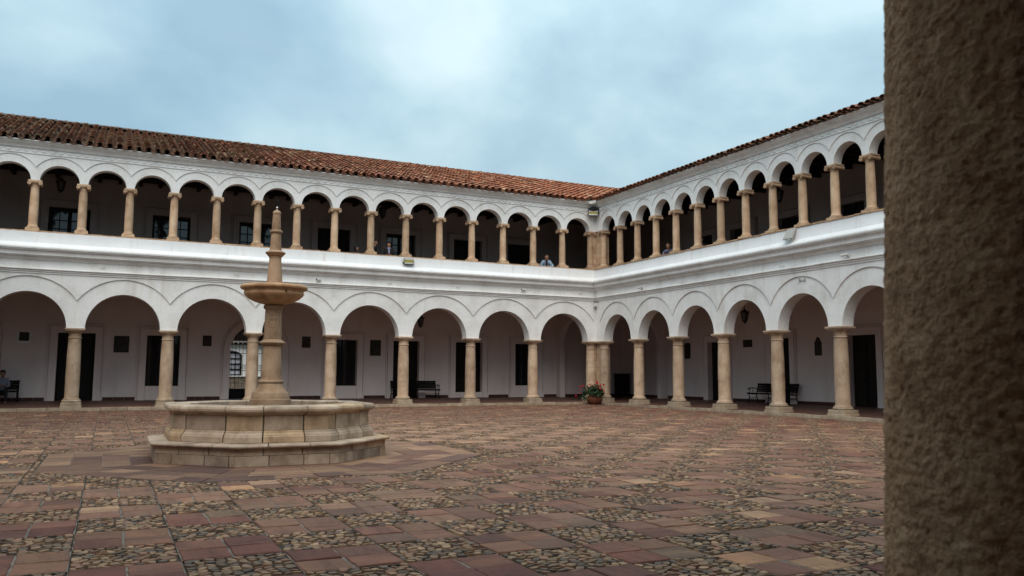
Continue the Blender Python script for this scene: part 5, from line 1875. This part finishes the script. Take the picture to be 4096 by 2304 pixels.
def person(label, loc, rz, top, legs, hairlong=False, lean=0.0, arms='down', sit=False, extras=None, scale=1.0, skin=True, headturn=0.0):
    """standing (or sitting) figure facing local -y; one skinned body with clothing and hair as children"""
    t = thing('person', label, 'person', loc, rz)
    t.scale = (scale,) * 3
    hipz = 0.92 if not sit else 0.52
    ln = lambda h: -lean * max(0, h) ** 1.1        # forward lean of a point h above the hips

    def tz(h):
        return hipz + h * math.cos(lean * 0.75)

    def ty(h):
        return -math.sin(lean * 0.75) * h
    P_ = {'pelvis': (0, ty(0), hipz, 0.125), 'waist': (0, ty(0.2), tz(0.2), 0.115), 'chest': (0, ty(0.40), tz(0.40), 0.135), 'neckb': (0, ty(0.51) - 0.01, tz(0.51), 0.075),
          'neck': (0, ty(0.565) - 0.02, tz(0.565), 0.058)}
    hy, hz = ty(0.57) - 0.03, tz(0.57) + 0.01
    P_['jaw'] = (0, hy - 0.02, hz + 0.045, (0.078, 0.092))
    P_['face'] = (0, hy - 0.012, hz + 0.12, (0.100, 0.122))
    P_['crown'] = (0, hy + 0.005, hz + 0.20, (0.085, 0.10))
    E_ = [('pelvis', 'waist'), ('waist', 'chest'), ('chest', 'neckb'), ('neckb', 'neck'), ('neck', 'jaw'), ('jaw', 'face'), ('face', 'crown')]
    sh = (ty(0.47), tz(0.47))
    for s_, n_ in ((-1, 'l'), (1, 'r')):
        P_['sh' + n_] = (s_ * 0.17, sh[0], sh[1], 0.062)
        if arms == 'down':
            el, wr, hd = (s_ * 0.23, sh[0] + 0.02, sh[1] - 0.28), (s_ * 0.22, sh[0] - 0.07, sh[1] - 0.52), (s_ * 0.215, sh[0] - 0.10, sh[1] - 0.61)
        elif arms == 'front':
            el, wr, hd = (s_ * 0.24, sh[0] - 0.03, sh[1] - 0.27), (s_ * 0.09, sh[0] - 0.22, sh[1] - 0.25), (s_ * 0.02, sh[0] - 0.26, sh[1] - 0.23)
        elif arms == 'rail':
            rz_ = arms_z
            el, wr, hd = (s_ * 0.31, sh[0] - 0.10, rz_ + 0.03), (s_ * 0.10, sh[0] - 0.30, rz_ + 0.02), (s_ * 0.025, sh[0] - 0.33, rz_ + 0.03)
        else:
            el, wr, hd = (s_ * 0.25, sh[0] - 0.05, sh[1] - 0.27), (s_ * 0.14, sh[0] - 0.27, sh[1] - 0.33), (s_ * 0.10, sh[0] - 0.33, sh[1] - 0.34)
        P_['el' + n_] = (*el, 0.044)
        P_['wr' + n_] = (*wr, 0.03)
        P_['pa' + n_] = (*hd, (0.032, 0.022))
        E_ += [('chest', 'sh' + n_), ('sh' + n_, 'el' + n_), ('el' + n_, 'wr' + n_), ('wr' + n_, 'pa' + n_)]
        hv = (Vector(hd) - Vector(wr)).normalized()
        sd_ = hv.cross(Vector((0, 0, 1)))
        sd_ = sd_.normalized() if sd_.length > 0.1 else Vector((0, 1, 0))
        for k, (off, l_) in enumerate(((-0.024, 0.075), (-0.008, 0.085), (0.008, 0.08), (0.024, 0.065))):
            a_ = Vector(hd) + sd_ * off + hv * 0.035
            b2 = a_ + hv * l_ * 0.6 + Vector((0, 0, -0.012))
            P_[f'f{k}{n_}'] = (*a_, 0.0095)
            P_[f'g{k}{n_}'] = (*b2, 0.008)
            E_ += [('pa' + n_, f'f{k}{n_}'), (f'f{k}{n_}', f'g{k}{n_}')]
        th_ = Vector(hd) + sd_ * (-0.045) * s_ + hv * 0.01
        P_['th' + n_] = (*th_, 0.010)
        E_.append(('pa' + n_, 'th' + n_))
        P_['hp' + n_] = (s_ * 0.095, ty(0), hipz - 0.05, 0.09)
        if sit:
            P_['kn' + n_] = (s_ * 0.13, -0.44, hipz + 0.01, 0.062)
            P_['an' + n_] = (s_ * 0.13, -0.42, 0.09, 0.042)
        else:
            P_['kn' + n_] = (s_ * 0.105, -0.02, 0.49, 0.06)
            P_['an' + n_] = (s_ * 0.11, 0.03, 0.09, 0.042)
        P_['to' + n_] = (s_ * 0.125, P_['an' + n_][1] - 0.15, 0.04, 0.035)
        E_ += [('pelvis', 'hp' + n_), ('hp' + n_, 'kn' + n_), ('kn' + n_, 'an' + n_), ('an' + n_, 'to' + n_)]
    body = skin_part('body', P_, E_, M['skin'], t)
    # jacket or shirt: same joints, a little larger
    g = {k: (*P_[k][:3], (P_[k][3] if not isinstance(P_[k][3], tuple) else max(P_[k][3])) + 0.026) for k in ('pelvis', 'waist', 'chest', 'neckb', 'shl', 'shr', 'ell', 'elr', 'wrl', 'wrr')}
    g['pelvis'] = (*P_['pelvis'][:3], 0.15)
    skin_part('jacket', g, [('pelvis', 'waist'), ('waist', 'chest'), ('chest', 'neckb'), ('chest', 'shl'), ('chest', 'shr'), ('shl', 'ell'), ('shr', 'elr'), ('ell', 'wrl'), ('elr', 'wrr')], M[top], t)
    g = {k: (*P_[k][:3], P_[k][3] + 0.014) for k in ('pelvis', 'hpl', 'hpr', 'knl', 'knr', 'anl', 'anr')}
    g['pelvis'] = (P_['pelvis'][0], P_['pelvis'][1], P_['pelvis'][2] - 0.02, 0.13)
    skin_part('trousers', g, [('pelvis', 'hpl'), ('pelvis', 'hpr'), ('hpl', 'knl'), ('hpr', 'knr'), ('knl', 'anl'), ('knr', 'anr')], M[legs], t)
    for n_ in 'lr':
        a_, b2 = P_['an' + n_], P_['to' + n_]
        skin_part('shoe', {'h': (a_[0], a_[1] + 0.02, 0.045, 0.045), 'm': (a_[0], a_[1] - 0.06, 0.045, 0.045), 't': (b2[0], b2[1] - 0.04, 0.035, 0.036)}, [('h', 'm'), ('m', 't')], M['shoe'], t, 1)
    c = Vector(P_['face'][:3])
    hv_, hf_ = [], []
    nu_, nv_ = 22, 14
    for j in range(nv_ + 1):
        th2 = PI * j / nv_
        for i in range(nu_):
            ph2 = 2 * PI * i / nu_
            x, y, z_ = math.sin(th2) * math.cos(ph2), math.sin(th2) * math.sin(ph2), math.cos(th2)
            k_ = 1.0
            if y < -0.15 and z_ < 0.42:
                k_ = 0.72
            X, Y, Z = 0.106 * x * k_, 0.124 * y * k_, 0.112 * z_
            if hairlong and z_ < 0.1 and y > -0.45:
                Z = 0.0112 + (z_ - 0.1) * 0.27
                X *= 1.06
                if y < 0.2 and k_ < 1:
                    X, Y = 0.106 * x, 0.124 * y * 0.5
            elif not hairlong and z_ < -0.35:
                X, Y = X * 0.75, Y * 0.8
            w_ = 1 + 0.05 * noise.noise(Vector((x * 3, y * 3, z_ * 3 + rz)))
            hv_.append((c.x + X * w_, c.y + 0.022 + Y * w_, c.z + 0.048 + Z))
    for j in range(nv_):
        for i in range(nu_):
            hf_.append((j * nu_ + i, j * nu_ + (i + 1) % nu_, (j + 1) * nu_ + (i + 1) % nu_, (j + 1) * nu_ + i))
    MB().add(hv_, hf_).obj('hair', M['hair'], t, smooth=80, recalc=False)
    # face: eyes, brows, nose, mouth, ears
    fc = MB()
    fc.tube([(0, hy - 0.103, hz + 0.125), (0, hy - 0.122, hz + 0.09), (0, hy - 0.10, hz + 0.082)], [0.009, 0.014, 0.009], 7)
    fc.obj('nose', M['skin'], t, smooth=60)
    for s_ in (-1, 1):
        MB().lathe([(0.0, -0.010), (0.010, -0.004), (0.010, 0.004), (0, 0.010)], 8).obj('eye', M['hair'], t, (s_ * 0.033, hy - 0.098, hz + 0.125))
        MB().tube([(s_ * 0.015, hy - 0.104, hz + 0.148), (s_ * 0.05, hy - 0.094, hz + 0.15)], 0.005, 5).obj('eyebrow', M['hair'], t)
        MB().tube([(s_ * 0.078, hy + 0.0, hz + 0.09), (s_ * 0.088, hy + 0.005, hz + 0.115), (s_ * 0.08, hy + 0.0, hz + 0.14)], 0.013, 6).obj('ear', M['skin'], t, smooth=60)
    MB().tube([(-0.028, hy - 0.093, hz + 0.055), (0, hy - 0.102, hz + 0.05), (0.028, hy - 0.093, hz + 0.055)], 0.007, 5).obj('mouth', M['petal'] if False else M['coping'], t)
    if extras:
        extras(t, P_)
    return t


def scarf(t, P_):
    c = P_['neckb']
    MB().tube([(0.08 * math.cos(a), c[1] + 0.075 * math.sin(a), c[2] + 0.035) for a in [2 * PI * k / 12 for k in range(13)]], 0.03, 7).obj('scarf', M['scarf'], t, smooth=60)
    MB().tube([(0.01, c[1] - 0.08, c[2] + 0.02), (0.02, c[1] - 0.155, c[2] - 0.08), (0.015, c[1] - 0.165, c[2] - 0.22)], [0.035, 0.038, 0.03], 7).obj('scarf_end', M['scarf'], t, smooth=60)


def collar(t, P_):
    c = P_['neckb']
    MB().tube([(-0.055, c[1] - 0.03, c[2] + 0.05), (0, c[1] - 0.085, c[2] - 0.03), (0.055, c[1] - 0.03, c[2] + 0.05)], 0.016, 6).obj('shirt_collar', M['paper'], t, smooth=60)


def open_shirt(t, P_):
    c, w_ = P_['neckb'], P_['chest']
    MB().tube([(0, c[1] - 0.07, c[2] + 0.02), (0, w_[1] - 0.135, w_[2] - 0.02), (0, w_[1] - 0.13, w_[2] - 0.16)], [0.05, 0.045, 0.03], 7).obj('shirt_front', M['suit'], t, smooth=60)
    for s_ in (-1, 1):
        MB().tube([(s_ * 0.03, c[1] + 0.07, c[2] + 0.05), (s_ * 0.085, c[1] - 0.01, c[2] + 0.04), (s_ * 0.075, c[1] - 0.10, c[2] - 0.05), (s_ * 0.05, w_[1] - 0.15, w_[2] - 0.04)], [0.02, 0.026, 0.03, 0.012], 7).obj('jacket_collar', M['denim'], t, smooth=60)


arms_z = 6.47 - FLU
person('person in a black suit in profile behind an upper column, facing the scarf wearer', (-11.02, 0.75, FLU), R(62), 'suit', 'trouser', arms='down', extras=collar, scale=1.035)
person('smiling long-haired person in a dark jacket and pale patterned scarf in the upper gallery', (-10.38, 0.62, FLU), R(-22), 'suit', 'trouser', hairlong=True, arms='front', extras=scarf, scale=0.985)
person('dark long-haired figure with only head and shoulders above the parapet, beside the blue paper notice', (-11.78, 0.95, FLU), R(70), 'suit', 'trouser', hairlong=True, arms='down', scale=0.86)
arms_z = 6.455 - FLU
person('person in a pale blue denim jacket leaning on the parapet with folded hands', (-2.52, 0.62, FLU), R(-20), 'denim', 'trouser', lean=0.72, arms='rail', scale=1.0, extras=open_shirt)
person('person in a dark chequered shirt leaning on the upper parapet between two columns', (0.66, -5.05, FLU), R(-58), 'plaid', 'trouser', lean=0.66, arms='rail', scale=1.0)
person('dark figure standing half hidden by an upper column of the wing with the tilted floodlight', (0.75, -7.02, FLU), R(-58), 'suit', 'trouser', arms='down', scale=0.97)
person('person in a pale grey shirt sitting on a bench in the shade', (-24.95, 3.60, 0.11), R(8), 'shirt', 'trouser', sit=True, arms='front', lean=0.25, scale=0.97)
